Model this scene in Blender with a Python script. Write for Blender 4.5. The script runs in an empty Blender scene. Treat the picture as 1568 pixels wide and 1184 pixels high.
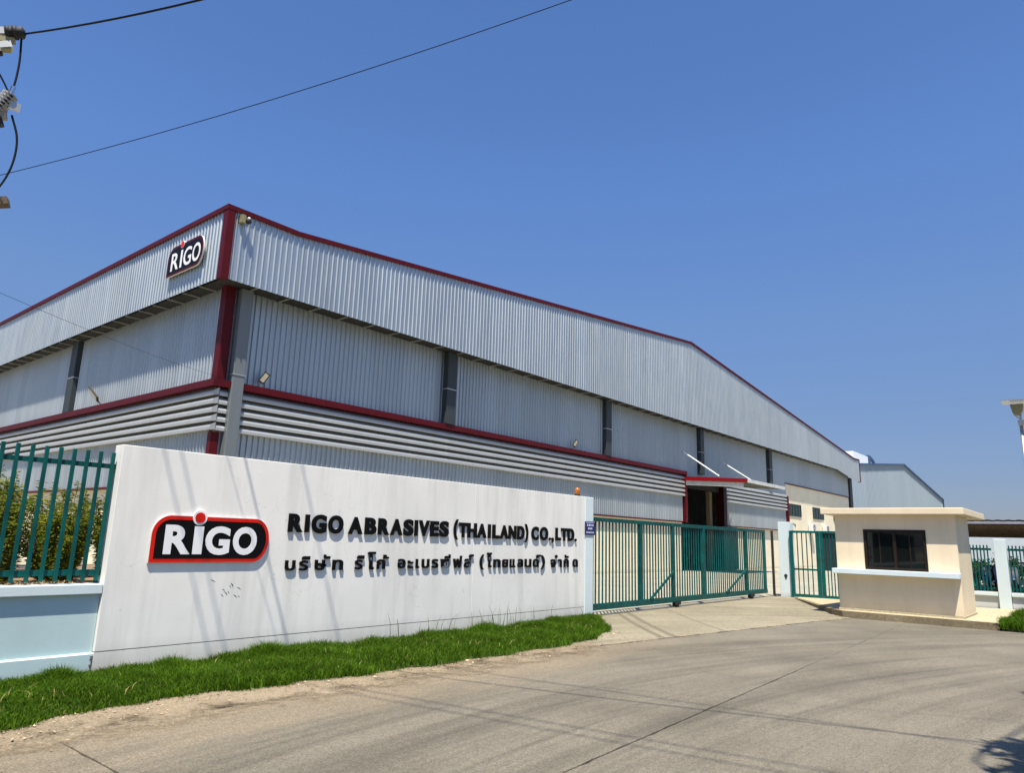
import bpy, math, random
import numpy as np
from mathutils import Matrix, Vector

random.seed(7)
rng = np.random.default_rng(7)
S = bpy.context.scene
COL = S.collection

# ------------------------------------------------------------------ camera
cam = bpy.data.cameras.new('camera')
cam.sensor_width = 36.0
cam.lens = 25.15
cam.clip_start = 0.05
cam.clip_end = 4000
cam_o = bpy.data.objects.new('camera', cam)
COL.objects.link(cam_o)
right = Vector((0.63695, -0.76990, 0.02949)).normalized()
fwd = Vector((0.75007, 0.62789, 0.20862)); fwd = (fwd - right * fwd.dot(right)).normalized()
up = right.cross(fwd)
cam_o.matrix_world = Matrix(((right.x, up.x, -fwd.x, 0), (right.y, up.y, -fwd.y, 0), (right.z, up.z, -fwd.z, 1.6), (0, 0, 0, 1)))
S.camera = cam_o

# ------------------------------------------------------------------ light
SUND = Vector((0.32, 0.24, -1.0)).normalized()          # direction the light travels
el = math.asin(-SUND.z)
rot = math.atan2(-SUND.x, -SUND.y)
W = bpy.data.worlds.new('World'); S.world = W
W.use_nodes = True
wn = W.node_tree; wn.nodes.clear()
sky = wn.nodes.new('ShaderNodeTexSky'); sky.sky_type = 'NISHITA'
sky.sun_disc = False; sky.sun_elevation = el; sky.sun_rotation = rot
sky.altitude = 0; sky.air_density = 1.0; sky.dust_density = 0.6; sky.ozone_density = 2.5
tc = wn.nodes.new('ShaderNodeTexCoord'); sz = wn.nodes.new('ShaderNodeSeparateXYZ'); wn.links.new(tc.outputs['Generated'], sz.inputs[0])
hr = wn.nodes.new('ShaderNodeValToRGB')                  # thin dry-season haze: the same all round, deeper blue higher up
els = hr.color_ramp.elements
while len(els) < 6: els.new(0.5)
for q, (p, c) in zip(els, ((0.0, (.33, .34, .47)), (.075, (.35, .37, .49)), (.16, (.42, .45, .56)), (.30, (.54, .62, .76)), (.46, (.56, .72, .96)), (1.0, (.46, .66, .88)))):
    q.position = p; q.color = (*c, 1)
wn.links.new(sz.outputs[2], hr.inputs[0])
hs = wn.nodes.new('ShaderNodeMixRGB'); hs.blend_type = 'MULTIPLY'; hs.inputs[0].default_value = 1.0
wn.links.new(hr.outputs[0], hs.inputs[2])
bg = wn.nodes.new('ShaderNodeBackground'); bg.inputs['Strength'].default_value = 0.103
wo = wn.nodes.new('ShaderNodeOutputWorld')
wn.links.new(sky.outputs[0], hs.inputs[1]); wn.links.new(hs.outputs[0], bg.inputs['Color'])
wn.links.new(bg.outputs[0], wo.inputs['Surface'])
sl = bpy.data.lights.new('sun', 'SUN'); sl.energy = 5.0; sl.angle = math.radians(0.53); sl.color = (1.0, 0.93, 0.81)
so = bpy.data.objects.new('sun', sl); COL.objects.link(so)
so.rotation_euler = SUND.to_track_quat('-Z', 'Y').to_euler()
S.view_settings.view_transform = 'Standard'
S.view_settings.look = 'None'
S.view_settings.exposure = 0.85
S.view_settings.gamma = 1.0
S.view_settings.use_curve_mapping = False

# ------------------------------------------------------------------ materials
class G:
    def __init__(s, name):
        s.m = bpy.data.materials.new(name); s.m.use_nodes = True
        s.t = s.m.node_tree; s.t.nodes.clear()
        s.out = s.n('OutputMaterial'); s.b = s.n('BsdfPrincipled')
        s.l(s.b.outputs[0], s.out.inputs['Surface'])
    def n(s, k, **p):
        x = s.t.nodes.new('ShaderNode' + k)
        for a, v in p.items(): setattr(x, a, v)
        return x
    def l(s, a, b): s.t.links.new(a, b)
    def pos(s, scale=(1, 1, 1), rotz=0.0):
        g = s.n('NewGeometry'); mp = s.n('Mapping')
        mp.inputs['Scale'].default_value = scale; mp.inputs['Rotation'].default_value = (0, 0, rotz)
        s.l(g.outputs['Position'], mp.inputs['Vector']); return mp.outputs[0]
    def noise(s, vec, scale, detail=4, rough=0.55, dist=0.0):
        x = s.n('TexNoise'); x.inputs['Scale'].default_value = scale; x.inputs['Detail'].default_value = detail
        x.inputs['Roughness'].default_value = rough; x.inputs['Distortion'].default_value = dist
        s.l(vec, x.inputs['Vector']); return x.outputs['Fac']
    def ramp(s, fac, stops):
        r = s.n('ValToRGB'); e = r.color_ramp.elements
        while len(e) < len(stops): e.new(0.5)
        for q, (p, c) in zip(e, stops):
            q.position = p; q.color = (c[0], c[1], c[2], 1) if hasattr(c, '__len__') else (c, c, c, 1)
        s.l(fac, r.inputs['Fac']); return r.outputs['Color']
    def mix(s, fac, a, b, mode='MIX'):
        x = s.n('MixRGB', blend_type=mode)
        for i, v in ((0, fac), (1, a), (2, b)):
            if hasattr(v, 'is_output'): s.l(v, x.inputs[i])
            elif i == 0: x.inputs[0].default_value = v
            else: x.inputs[i].default_value = (v[0], v[1], v[2], 1)
        return x.outputs[0]
    def math(s, op, a, b=0.0, c=None):
        x = s.n('Math', operation=op)
        for i, v in enumerate((a, b) if c is None else (a, b, c)):
            if hasattr(v, 'is_output'): s.l(v, x.inputs[i])
            else: x.inputs[i].default_value = v
        return x.outputs[0]
    def sep(s, vec):
        x = s.n('SeparateXYZ'); s.l(vec, x.inputs[0]); return x.outputs
    def bump(s, h, strength=0.2, dist=0.02):
        x = s.n('Bump'); x.inputs['Strength'].default_value = strength; x.inputs['Distance'].default_value = dist
        s.l(h, x.inputs['Height']); s.l(x.outputs[0], s.b.inputs['Normal'])
    def fin(s, col=None, rough=0.6, metal=0.0, spec=0.5):
        if col is not None:
            if hasattr(col, 'is_output'): s.l(col, s.b.inputs['Base Color'])
            else: s.b.inputs['Base Color'].default_value = (*col, 1)
        if hasattr(rough, 'is_output'): s.l(rough, s.b.inputs['Roughness'])
        else: s.b.inputs['Roughness'].default_value = rough
        s.b.inputs['Metallic'].default_value = metal
        s.b.inputs['Specular IOR Level'].default_value = spec
        return s.m

def sc3(c, k): return tuple(max(0.0, x * k) for x in c)

def simple(name, col, rough=0.6, metal=0.0, var=0.12, vs=3.0, stretch=(1, 1, 1), rnd=0.0, bump=0.0, bs=60.0, spec=0.5):
    g = G(name)
    n = g.noise(g.pos(stretch), vs, 5)
    c = g.ramp(n, [(0.3, sc3(col, 1 - var)), (0.7, sc3(col, 1 + var))])
    if rnd:
        oi = g.n('ObjectInfo')
        k = g.math('MULTIPLY_ADD', oi.outputs['Random'], 2 * rnd, 1 - rnd)
        cb = g.n('CombineXYZ'); [g.l(k, cb.inputs[i]) for i in range(3)]
        c = g.mix(1.0, c, cb.outputs[0], 'MULTIPLY')
    if bump: g.bump(g.noise(g.pos(), bs, 3), bump, 0.01)
    return g.fin(c, rough, metal, spec)

def paint_wall(name, col, grime=(0.30, 0.28, 0.24), amt=0.35, streak=(2.2, 2.2, 0.18), low=None):
    g = G(name)
    a = g.noise(g.pos(streak), 1.7, 6, 0.6)
    b = g.noise(g.pos(), 0.9, 5, 0.6)
    c = g.ramp(b, [(0.3, sc3(col, 0.93)), (0.7, sc3(col, 1.04))])
    f = g.math('MULTIPLY', g.math('SUBTRACT', a, 0.47), 2.4 * amt)
    f = g.math('MAXIMUM', f, 0.0)
    c = g.mix(f, c, grime)
    vo = g.n('TexVoronoi', feature='DISTANCE_TO_EDGE'); vo.inputs['Scale'].default_value = 0.55
    vd = g.n('VectorMath', operation='ADD'); g.l(g.pos(), vd.inputs[0])
    nz = g.n('TexNoise'); nz.inputs['Scale'].default_value = 2.4; nz.inputs['Detail'].default_value = 7; g.l(g.pos(), nz.inputs['Vector']); g.l(nz.outputs['Color'], vd.inputs[1]); g.l(vd.outputs[0], vo.inputs['Vector'])
    hc = g.math('LESS_THAN', vo.outputs['Distance'], 0.0016)
    c = g.mix(g.math('MULTIPLY', hc, 0.45 * amt), c, grime)
    sp = g.noise(g.pos(), 9.0, 4, 0.65)
    s2 = g.math('GREATER_THAN', sp, 0.705)
    c = g.mix(g.math('MULTIPLY', s2, 0.25 * amt / 0.35), c, grime)
    if low:                                              # splash dirt close to the ground
        z = g.sep(g.pos())[2]
        h = g.math('SUBTRACT', 1.0, g.math('DIVIDE', z, low))
        h = g.math('MULTIPLY', g.math('MAXIMUM', h, 0.0), g.noise(g.pos((1, 1, .3)), 3.0, 5))
        c = g.mix(h, c, (0.27, 0.25, 0.19))
    g.bump(g.noise(g.pos(), 70, 3), 0.12, 0.006)
    return g.fin(c, 0.75, 0, 0.3)

def metal_sheet(name, col, rough=0.50, metal=1.0, rnd=0.05):
    g = G(name)
    n = g.noise(g.pos((1.2, 1.2, 0.12)), 2.2, 5, 0.6)
    c = g.ramp(n, [(0.3, sc3(col, 0.96)), (0.72, sc3(col, 1.04))])
    oi = g.n('ObjectInfo')
    k = g.math('MULTIPLY_ADD', oi.outputs['Random'], 2 * rnd, 1 - rnd)
    cb = g.n('CombineXYZ'); [g.l(k, cb.inputs[i]) for i in range(3)]
    c = g.mix(1.0, c, cb.outputs[0], 'MULTIPLY')
    r = g.math('MULTIPLY_ADD', g.noise(g.pos((3, 3, .4)), 2.0, 4), 0.22, rough - 0.08)
    g.bump(g.noise(g.pos((1, 1, .25)), 1.3, 2), 0.06, 0.05)
    return g.fin(c, r, metal, 0.5)

M = {}
M['metal'] = metal_sheet('zinc_cladding', (0.455, 0.495, 0.505))
M['blade'] = metal_sheet('aluminium_louvre', (0.42, 0.43, 0.42), 0.5, 0.5, 0.03)
M['metal_far'] = metal_sheet('pale_blue_cladding', (0.27, 0.33, 0.37), 0.6, 0.1, 0.05)
M['red'] = simple('dark_red_flashing', (0.072, 0.0022, 0.0055), 0.5, 0, 0.15, spec=0.2)
M['redbright'] = simple('red_canopy_fascia', (0.20, 0.004, 0.008), 0.4, 0, 0.1, spec=0.25)
M['cream'] = paint_wall('cream_wall_paint', (0.80, 0.72, 0.53), (0.33, 0.26, 0.18), 0.22, low=0.25)
M['booth'] = paint_wall('booth_cream_paint', (0.76, 0.635, 0.445), (0.40, 0.31, 0.21), 0.26, low=0.45)
M['white'] = paint_wall('white_wall_paint', (0.80, 0.785, 0.73), (0.42, 0.41, 0.38), 0.62, low=0.42)
M['lblue'] = paint_wall('pale_blue_paint', (0.46, 0.59, 0.60), (0.36, 0.44, 0.45), 0.26, low=0.20)
M['pillar'] = paint_wall('pale_pillar_paint', (0.60, 0.69, 0.70), (0.40, 0.42, 0.40), 0.2, low=0.2)
M['greypaint'] = paint_wall('grey_fence_paint', (0.50, 0.52, 0.50), (0.33, 0.33, 0.30), 0.2, low=0.2)
M['teal'] = simple('teal_gate_paint', (0.002, 0.072, 0.066), 0.45, 0, 0.30, 5.0, rnd=0.14, spec=0.22, bump=0.15, bs=90)
M['duct'] = metal_sheet('grey_duct', (0.15, 0.17, 0.18), 0.5, 0.2, 0.02)
M['ductdark'] = metal_sheet('slate_downpipe', (0.028, 0.037, 0.042), 0.55, 0.1, 0.02)
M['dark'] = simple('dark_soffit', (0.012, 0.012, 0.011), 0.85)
M['gap'] = simple('louvre_gap', (0.055, 0.06, 0.06), 0.8)
M['redshade'] = simple('red_post_painted_shade', (0.022, 0.002, 0.003), 0.5, spec=0.15)  # darker copy of the red flashing, with the canopy's shade put into its colour
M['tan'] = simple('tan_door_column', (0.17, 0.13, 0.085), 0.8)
M['black'] = simple('black_letter_acrylic', (0.004, 0.004, 0.004), 0.5, spec=0.12)
M['blackmat'] = simple('black_rubber', (0.012, 0.012, 0.012), 0.7)
M['logored'] = simple('bright_red_acrylic', (0.60, 0.012, 0.004), 0.35, 0, 0.03, spec=0.2)
M['logowhite'] = simple('white_acrylic', (0.80, 0.80, 0.80), 0.35, 0, 0.03)
M['logoblack'] = simple('gloss_black_panel', (0.004, 0.004, 0.004), 0.4, spec=0.12)
M['signedge'] = simple('sign_edge', (0.62, 0.62, 0.61), 0.5)
M['cordframe'] = simple('bronze_window_frame', (0.016, 0.010, 0.006), 0.45, 0.0, spec=0.2)
M['winframe'] = simple('dark_window_frame', (0.012, 0.018, 0.016), 0.4)
M['glass'] = simple('dark_glass', (0.006, 0.007, 0.007), 0.03, 0, 0.2, spec=0.4)
M['glassgreen'] = simple('green_glass', (0.010, 0.026, 0.022), 0.08, 0, 0.3, 1.5, spec=0.3)
M['concretepole'] = simple('pole_concrete', (0.33, 0.31, 0.27), 0.85, 0, 0.15, 4, bump=0.2)
M['steel'] = simple('galvanised_steel', (0.42, 0.42, 0.40), 0.45, 0.7)
M['whitesteel'] = simple('white_strut_paint', (0.80, 0.81, 0.82), 0.35)
M['paleband'] = simple('pale_canopy_gutter', (0.52, 0.53, 0.50), 0.45)
M['porcelain'] = simple('grey_insulator', (0.30, 0.30, 0.29), 0.3)
M['cable'] = simple('black_cable', (0.005, 0.005, 0.006), 0.6, spec=0.15)
M['led'] = simple('led_lens', (0.40, 0.36, 0.25), 0.25)
M['amber'] = simple('amber_lens', (0.36, 0.115, 0.008), 0.25)
M['plateblue'] = simple('blue_number_plate', (0.012, 0.014, 0.11), 0.35)
M['platewhite'] = simple('plate_lettering', (0.55, 0.58, 0.75), 0.4)
M['bark'] = simple('bark', (0.10, 0.07, 0.045), 0.9, 0, 0.3, 8, bump=0.4)
M['soil'] = simple('brown_soil', (0.20, 0.135, 0.075), 0.95, 0, 0.35, 6, bump=0.6, bs=40)
M['straw'] = simple('dry_grass', (0.36, 0.25, 0.12), 0.9, 0, 0.35, 12)
M['kerb'] = None
M['tin'] = simple('roof_sheet_white', (0.70, 0.71, 0.72), 0.5, 0.2)
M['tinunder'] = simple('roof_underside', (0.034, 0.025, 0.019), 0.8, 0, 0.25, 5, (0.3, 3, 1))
M['bluetrim'] = simple('blue_trim', (0.03, 0.07, 0.16), 0.45)
M['paleblue'] = simple('pale_shed_wall', (0.40, 0.45, 0.50), 0.7, 0, 0.05)
M['olive'] = simple('lamp_body_olive', (0.22, 0.20, 0.09), 0.5)
M['panelblue'] = simple('solar_panel', (0.20, 0.22, 0.26), 0.2)
M['chrome'] = simple('chrome', (0.6, 0.6, 0.6), 0.15, 1.0)
M['tyre'] = simple('tyre_rubber', (0.014, 0.014, 0.014), 0.8)
for k, c in (('bikeblue', (0.012, 0.035, 0.16)), ('bikeblack', (0.012, 0.012, 0.014)), ('bikered', (0.30, 0.012, 0.012)), ('bikewhite', (0.66, 0.67, 0.68)), ('biketeal', (0.004, 0.14, 0.115))):
    M[k] = simple(k + '_paint', c, 0.3, 0, 0.05)

def concrete(name, a, b, streak=0.0, sand=False, arcs=0.0, crackle=True):
    g = G(name)
    p = g.pos()
    n1 = g.noise(p, 0.42, 7, 0.66)
    n3 = g.noise(p, 55, 4, 0.7)
    c = g.ramp(n1, [(0.28, a), (0.72, b)])
    if streak:                                           # tyre wear that runs along the lane and swings round to the gate
        x, y, z = g.sep(p)
        xx = g.math('SUBTRACT', x, 9.0)
        bend = g.math('MULTIPLY', g.math('MULTIPLY', xx, xx), 0.030)
        yy = g.math('ADD', y, bend)
        yy = g.math('ADD', yy, g.math('MULTIPLY', xx, 0.20))
        cb = g.n('CombineXYZ'); g.l(g.math('MULTIPLY', x, 0.10), cb.inputs[0]); g.l(g.math('MULTIPLY', yy, 1.9), cb.inputs[1])
        s1 = g.noise(cb.outputs[0], 1.0, 5, 0.62)
        cb2 = g.n('CombineXYZ'); g.l(g.math('MULTIPLY', x, 0.16), cb2.inputs[0]); g.l(g.math('MULTIPLY', yy, 9.0), cb2.inputs[1])
        s2 = g.noise(cb2.outputs[0], 1.0, 4, 0.6)
        f = g.math('ADD', g.math('MULTIPLY', g.math('MAXIMUM', g.math('SUBTRACT', s1, 0.46), 0.0), 3.2 * streak),
                   g.math('MULTIPLY', g.math('MAXIMUM', g.math('SUBTRACT', s2, 0.52), 0.0), 1.6 * streak))
        f = g.math('MINIMUM', f, 0.75)
        c = g.mix(f, c, sc3(a, 0.62))
    if sand:
        x, y, z = g.sep(p)
        t = g.math('ADD', y, g.math('MULTIPLY', g.math('SUBTRACT', g.noise(g.pos((.5, 1, 1)), 1.6, 6, .65), 0.5), 2.6))
        mr = g.n('MapRange', interpolation_type='SMOOTHSTEP'); g.l(t, mr.inputs[0])
        mr.inputs[1].default_value = 4.9; mr.inputs[2].default_value = 6.6
        mx = g.n('MapRange', interpolation_type='SMOOTHSTEP'); g.l(x, mx.inputs[0])
        mx.inputs[1].default_value = 15.0; mx.inputs[2].default_value = 7.0
        f = g.math('MULTIPLY', mr.outputs[0], mx.outputs[0])
        c = g.mix(g.math('MULTIPLY', f, 0.85), c, (0.215, 0.17, 0.112))
    sp = g.ramp(n3, [(0.28, 0.45), (0.5, 1.0), (0.72, 1.55)])
    n4 = g.noise(p, 16, 5, 0.7)
    c = g.mix(1.0, c, g.ramp(n4, [(0.3, 0.80), (0.7, 1.18)]), 'MULTIPLY')
    if arcs:                                             # two curved tyre tracks turning in at the gate
        x, y, z = g.sep(p)
        w = g.math('SUBTRACT', x, y)
        w = g.math('ADD', w, g.math('MULTIPLY', g.math('POWER', g.math('SUBTRACT', y, 7.0), 2.0), -0.06))
        for q, wd in ((5.43, .12), (5.82, .13), (7.6, .05)):
            k = g.math('SUBTRACT', 1.0, g.math('DIVIDE', g.math('ABSOLUTE', g.math('SUBTRACT', w, q)), wd))
            k = g.math('MULTIPLY', g.math('MAXIMUM', k, 0.0), g.math('MULTIPLY', n1, 2.6 * arcs))
            c = g.mix(g.math('MINIMUM', k, 0.7), c, sc3(a, 0.55))
    c = g.mix(1.0, c, sp, 'MULTIPLY')
    big = g.noise(p, 220, 2, 0.6)
    c = g.mix(1.0, c, g.ramp(big, [(0.35, 0.86), (0.65, 1.12)]), 'MULTIPLY')
    g.bump(g.noise(p, 90, 4, .7), 0.35, 0.006)
    return g.fin(c, 0.85, 0, 0.3)

M['road'] = concrete('road_concrete', (0.104, 0.092, 0.069), (0.192, 0.172, 0.132), 1.0, True)
M['apron'] = concrete('apron_concrete', (0.185, 0.162, 0.110), (0.275, 0.243, 0.170), 0.8, False, 0.8)
M['yard'] = concrete('yard_concrete', (0.27, 0.25, 0.19), (0.36, 0.335, 0.26), 0.3)
M['kerb'] = concrete('kerb_concrete', (0.34, 0.29, 0.18), (0.46, 0.40, 0.27))
M['kerbface'] = concrete('kerb_face_dirty', (0.11, 0.085, 0.048), (0.27, 0.22, 0.135))
M['joint'] = simple('joint_filler', (0.07, 0.06, 0.05), 0.9)
def frayed(m):
    t = m.node_tree; o = [n for n in t.nodes if n.type == 'OUTPUT_MATERIAL'][0]; b = [n for n in t.nodes if n.type == 'BSDF_PRINCIPLED'][0]
    ge = t.nodes.new('ShaderNodeNewGeometry'); sp = t.nodes.new('ShaderNodeSeparateXYZ'); t.links.new(ge.outputs['Position'], sp.inputs[0])
    ns = t.nodes.new('ShaderNodeTexNoise'); ns.inputs['Scale'].default_value = 1.7; ns.inputs['Detail'].default_value = 9; ns.inputs['Roughness'].default_value = 0.72; t.links.new(ge.outputs['Position'], ns.inputs['Vector'])
    ma = t.nodes.new('ShaderNodeMath'); ma.operation = 'MULTIPLY_ADD'; ma.inputs[1].default_value = 2.2; t.links.new(ns.outputs['Fac'], ma.inputs[0]); t.links.new(sp.outputs[1], ma.inputs[2])
    mr = t.nodes.new('ShaderNodeMapRange'); mr.inputs[1].default_value = 7.22; mr.inputs[2].default_value = 7.72; t.links.new(ma.outputs[0], mr.inputs[0])
    tr = t.nodes.new('ShaderNodeBsdfTransparent'); mx = t.nodes.new('ShaderNodeMixShader')
    t.links.new(mr.outputs[0], mx.inputs[0]); t.links.new(tr.outputs[0], mx.inputs[1]); t.links.new(b.outputs[0], mx.inputs[2]); t.links.new(mx.outputs[0], o.inputs['Surface'])
    return m
M['dirt'] = concrete('sandy_shoulder', (0.175, 0.135, 0.085), (0.265, 0.215, 0.145))
M['shoulder'] = frayed(concrete('sandy_shoulder_edge', (0.175, 0.135, 0.085), (0.265, 0.215, 0.145)))
M['stain'] = simple('dark_mould_stain', (0.10, 0.10, 0.085), 0.9, 0, 0.6, 40)
M['lilac'] = simple('carport_fascia', (0.22, 0.22, 0.26), 0.5)
M['earth'] = simple('far_ground', (0.22, 0.20, 0.14), 0.95, 0, 0.25, 0.05)
M['turf'] = simple('turf_soil', (0.045, 0.060, 0.018), 0.95, 0, 0.3, 5)

def leafy(name, lo, hi, trans=0.35, rough=0.5, patch=0.8):
    g = G(name)
    ge = g.n('NewGeometry')
    c = g.ramp(ge.outputs['Random Per Island'], [(0.0, lo), (0.75, hi), (1.0, (hi[0] * 1.5, hi[1] * 1.22, hi[2] * 1.1))])
    n = g.noise(g.pos(), patch, 4)
    c = g.mix(1.0, c, g.ramp(n, [(0.3, 0.72), (0.7, 1.18)]), 'MULTIPLY')
    g.fin(c, rough, 0, 0.06)
    tr = g.n('BsdfTranslucent'); g.l(c, tr.inputs[0])
    mx = g.n('MixShader'); mx.inputs[0].default_value = trans
    g.l(g.b.outputs[0], mx.inputs[1]); g.l(tr.outputs[0], mx.inputs[2]); g.l(mx.outputs[0], g.out.inputs['Surface'])
    return g.m
M['grass'] = leafy('grass_blades', (0.022, 0.062, 0.004), (0.092, 0.185, 0.012), 0.40, patch=1.6)
M['leaf'] = leafy('shrub_leaves', (0.060, 0.105, 0.010), (0.235, 0.265, 0.036), 0.45, patch=2.2)
M['leafdark'] = leafy('tree_leaves', (0.020, 0.048, 0.010), (0.060, 0.105, 0.020), 0.25)
M['litter'] = leafy('leaf_litter', (0.10, 0.06, 0.03), (0.50, 0.42, 0.28), 0.1)

# ------------------------------------------------------------------ mesh building
class MB:
    def __init__(s): s.v, s.f = [], []
    def poly(s, pts):
        i = len(s.v); s.v += [tuple(p) for p in pts]; s.f.append(tuple(range(i, i + len(pts))))
    def box(s, x0, y0, z0, x1, y1, z1):
        i = len(s.v)
        s.v += [(x0, y0, z0), (x1, y0, z0), (x1, y1, z0), (x0, y1, z0), (x0, y0, z1), (x1, y0, z1), (x1, y1, z1), (x0, y1, z1)]
        s.f += [(i, i + 3, i + 2, i + 1), (i + 4, i + 5, i + 6, i + 7), (i, i + 1, i + 5, i + 4), (i + 1, i + 2, i + 6, i + 5), (i + 2, i + 3, i + 7, i + 6), (i + 3, i, i + 4, i + 7)]
        return s
    def prism(s, pts, fn, d0, d1):
        """2D outline pts (counter-clockwise) pushed from d0 to d1 through fn(u, w, d) -> xyz"""
        n = len(pts); i = len(s.v)
        s.v += [fn(u, w, d0) for u, w in pts] + [fn(u, w, d1) for u, w in pts]
        s.f.append(tuple(range(i, i + n))); s.f.append(tuple(range(i + 2 * n - 1, i + n - 1, -1)))
        for k in range(n):
            j = (k + 1) % n
            s.f.append((i + k, i + k + n, i + j + n, i + j))
        return s
    def tube(s, pts, r, n=8, cap=True):
        pts = [Vector(p) for p in pts]; i = len(s.v); m = len(pts)
        rr = r if hasattr(r, '__len__') else [r] * m
        ref = None
        for k, p in enumerate(pts):
            t = (pts[min(k + 1, m - 1)] - pts[max(k - 1, 0)]).normalized()
            if ref is None: ref = Vector((0, 0, 1)) if abs(t.z) < 0.9 else Vector((1, 0, 0))
            a = t.cross(ref).normalized(); b = t.cross(a).normalized(); ref = -b if False else ref
            for q in range(n):
                th = 2 * math.pi * q / n
                s.v.append(tuple(p + a * (rr[k] * math.cos(th)) + b * (rr[k] * math.sin(th))))
        for k in range(m - 1):
            for q in range(n):
                q2 = (q + 1) % n
                s.f.append((i + k * n + q, i + k * n + q2, i + (k + 1) * n + q2, i + (k + 1) * n + q))
        if cap:
            s.f.append(tuple(range(i + n - 1, i - 1, -1))); s.f.append(tuple(range(i + (m - 1) * n, i + m * n)))
        return s
    def bar(s, p0, p1, w, h=None):
        """square bar between two points"""
        h = h or w; p0, p1 = Vector(p0), Vector(p1); t = (p1 - p0).normalized()
        ref = Vector((0, 0, 1)) if abs(t.z) < 0.9 else Vector((0, 1, 0))
        a = t.cross(ref).normalized() * (w / 2); b = t.cross(a.normalized()).normalized() * (h / 2); i = len(s.v)
        for p in (p0, p1):
            s.v += [tuple(p - a - b), tuple(p + a - b), tuple(p + a + b), tuple(p - a + b)]
        s.f += [(i, i + 3, i + 2, i + 1), (i + 4, i + 5, i + 6, i + 7)]
        for k in range(4): s.f.append((i + k, i + (k + 1) % 4, i + 4 + (k + 1) % 4, i + 4 + k))
        return s
    def ball(s, c, r, n=10, m=6, sz=1.0):
        i = len(s.v); c = Vector(c)
        for k in range(m + 1):
            ph = math.pi * k / m
            for q in range(n):
                th = 2 * math.pi * q / n
                s.v.append((c.x + r * math.sin(ph) * math.cos(th), c.y + r * math.sin(ph) * math.sin(th), c.z + sz * r * math.cos(ph)))
        for k in range(m):
            for q in range(n):
                s.f.append((i + k * n + q, i + (k + 1) * n + q, i + (k + 1) * n + (q + 1) % n, i + k * n + (q + 1) % n))
        return s
    def ring(s, c, R, r, axis='y', n=18, m=6):
        pts = []
        for k in range(n + 1):
            th = 2 * math.pi * k / n
            a, b = R * math.cos(th), R * math.sin(th)
            pts.append((c[0] + a, c[1], c[2] + b) if axis == 'y' else (c[0], c[1] + a, c[2] + b) if axis == 'x' else (c[0] + a, c[1] + b, c[2]))
        ref = {'y': Vector((0, 1, 0)), 'x': Vector((1, 0, 0)), 'z': Vector((0, 0, 1))}[axis]
        i = len(s.v)
        for k in range(n):
            th = 2 * math.pi * k / n; p = Vector(pts[k]); o = (p - Vector(c)).normalized()
            for q in range(m):
                ps = 2 * math.pi * q / m
                s.v.append(tuple(p + o * (r * math.cos(ps)) + ref * (r * math.sin(ps))))
        for k in range(n):
            for q in range(m):
                k2, q2 = (k + 1) % n, (q + 1) % m
                s.f.append((i + k * m + q, i + k * m + q2, i + k2 * m + q2, i + k2 * m + q))
        return s
    def build(s, name, mat, parent=None, smooth=False, bevel=0.0, at=None):
        me = bpy.data.meshes.new(name)
        o3 = origin(parent) if parent else Vector((0, 0, 0))
        if at is not None: o3 = o3 + Vector(at)
        me.from_pydata([(x - o3.x, y - o3.y, z - o3.z) for x, y, z in s.v], [], s.f); me.update()
        if smooth: me.polygons.foreach_set('use_smooth', [True] * len(me.polygons))
        o = bpy.data.objects.new(name, me); COL.objects.link(o)
        if mat is not None: me.materials.append(M[mat] if isinstance(mat, str) else mat)
        if parent: o.parent = parent
        if at is not None: o.location = at
        if bevel:
            b = o.modifiers.new('edge', 'BEVEL'); b.width = bevel; b.segments = 2; b.limit_method = 'ANGLE'
        return o

def origin(o):
    v = Vector((0, 0, 0))
    while o is not None: v += o.location; o = o.parent
    return v
def tag(o, label=None, cat=None, group=None, kind=None):
    for k, v in (('label', label), ('category', cat), ('group', group), ('kind', kind)):
        if v: o[k] = v
    return o
def thing(name, label, cat, loc=(0, 0, 0), group=None):
    o = bpy.data.objects.new(name, None); COL.objects.link(o); o.location = loc; o.empty_display_size = 0.2
    return tag(o, label, cat, group)
def inst(src, off, name=None, parent=None, scale=None, mesh=None):
    """one more object on the same mesh, moved by off from the source"""
    c = src.copy(); COL.objects.link(c); c.location = src.location + Vector(off)
    if parent: c.parent = parent
    if scale: c.scale = scale
    return c
def box(name, mat, parent, *b, bevel=0.0): return MB().box(*b).build(name, mat, parent, bevel=bevel)
def copy_tree(o, parent=None):
    c = o.copy(); COL.objects.link(c)
    if parent: c.parent = parent
    for ch in list(o.children): copy_tree(ch, c)
    return c

FRONT = lambda y: (lambda u, w, d: (u, y - d, w))        # outlines on a wall that faces the road
LEFT = lambda x: (lambda u, w, d: (x - d, u, w))         # outlines on a wall that faces left

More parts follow.
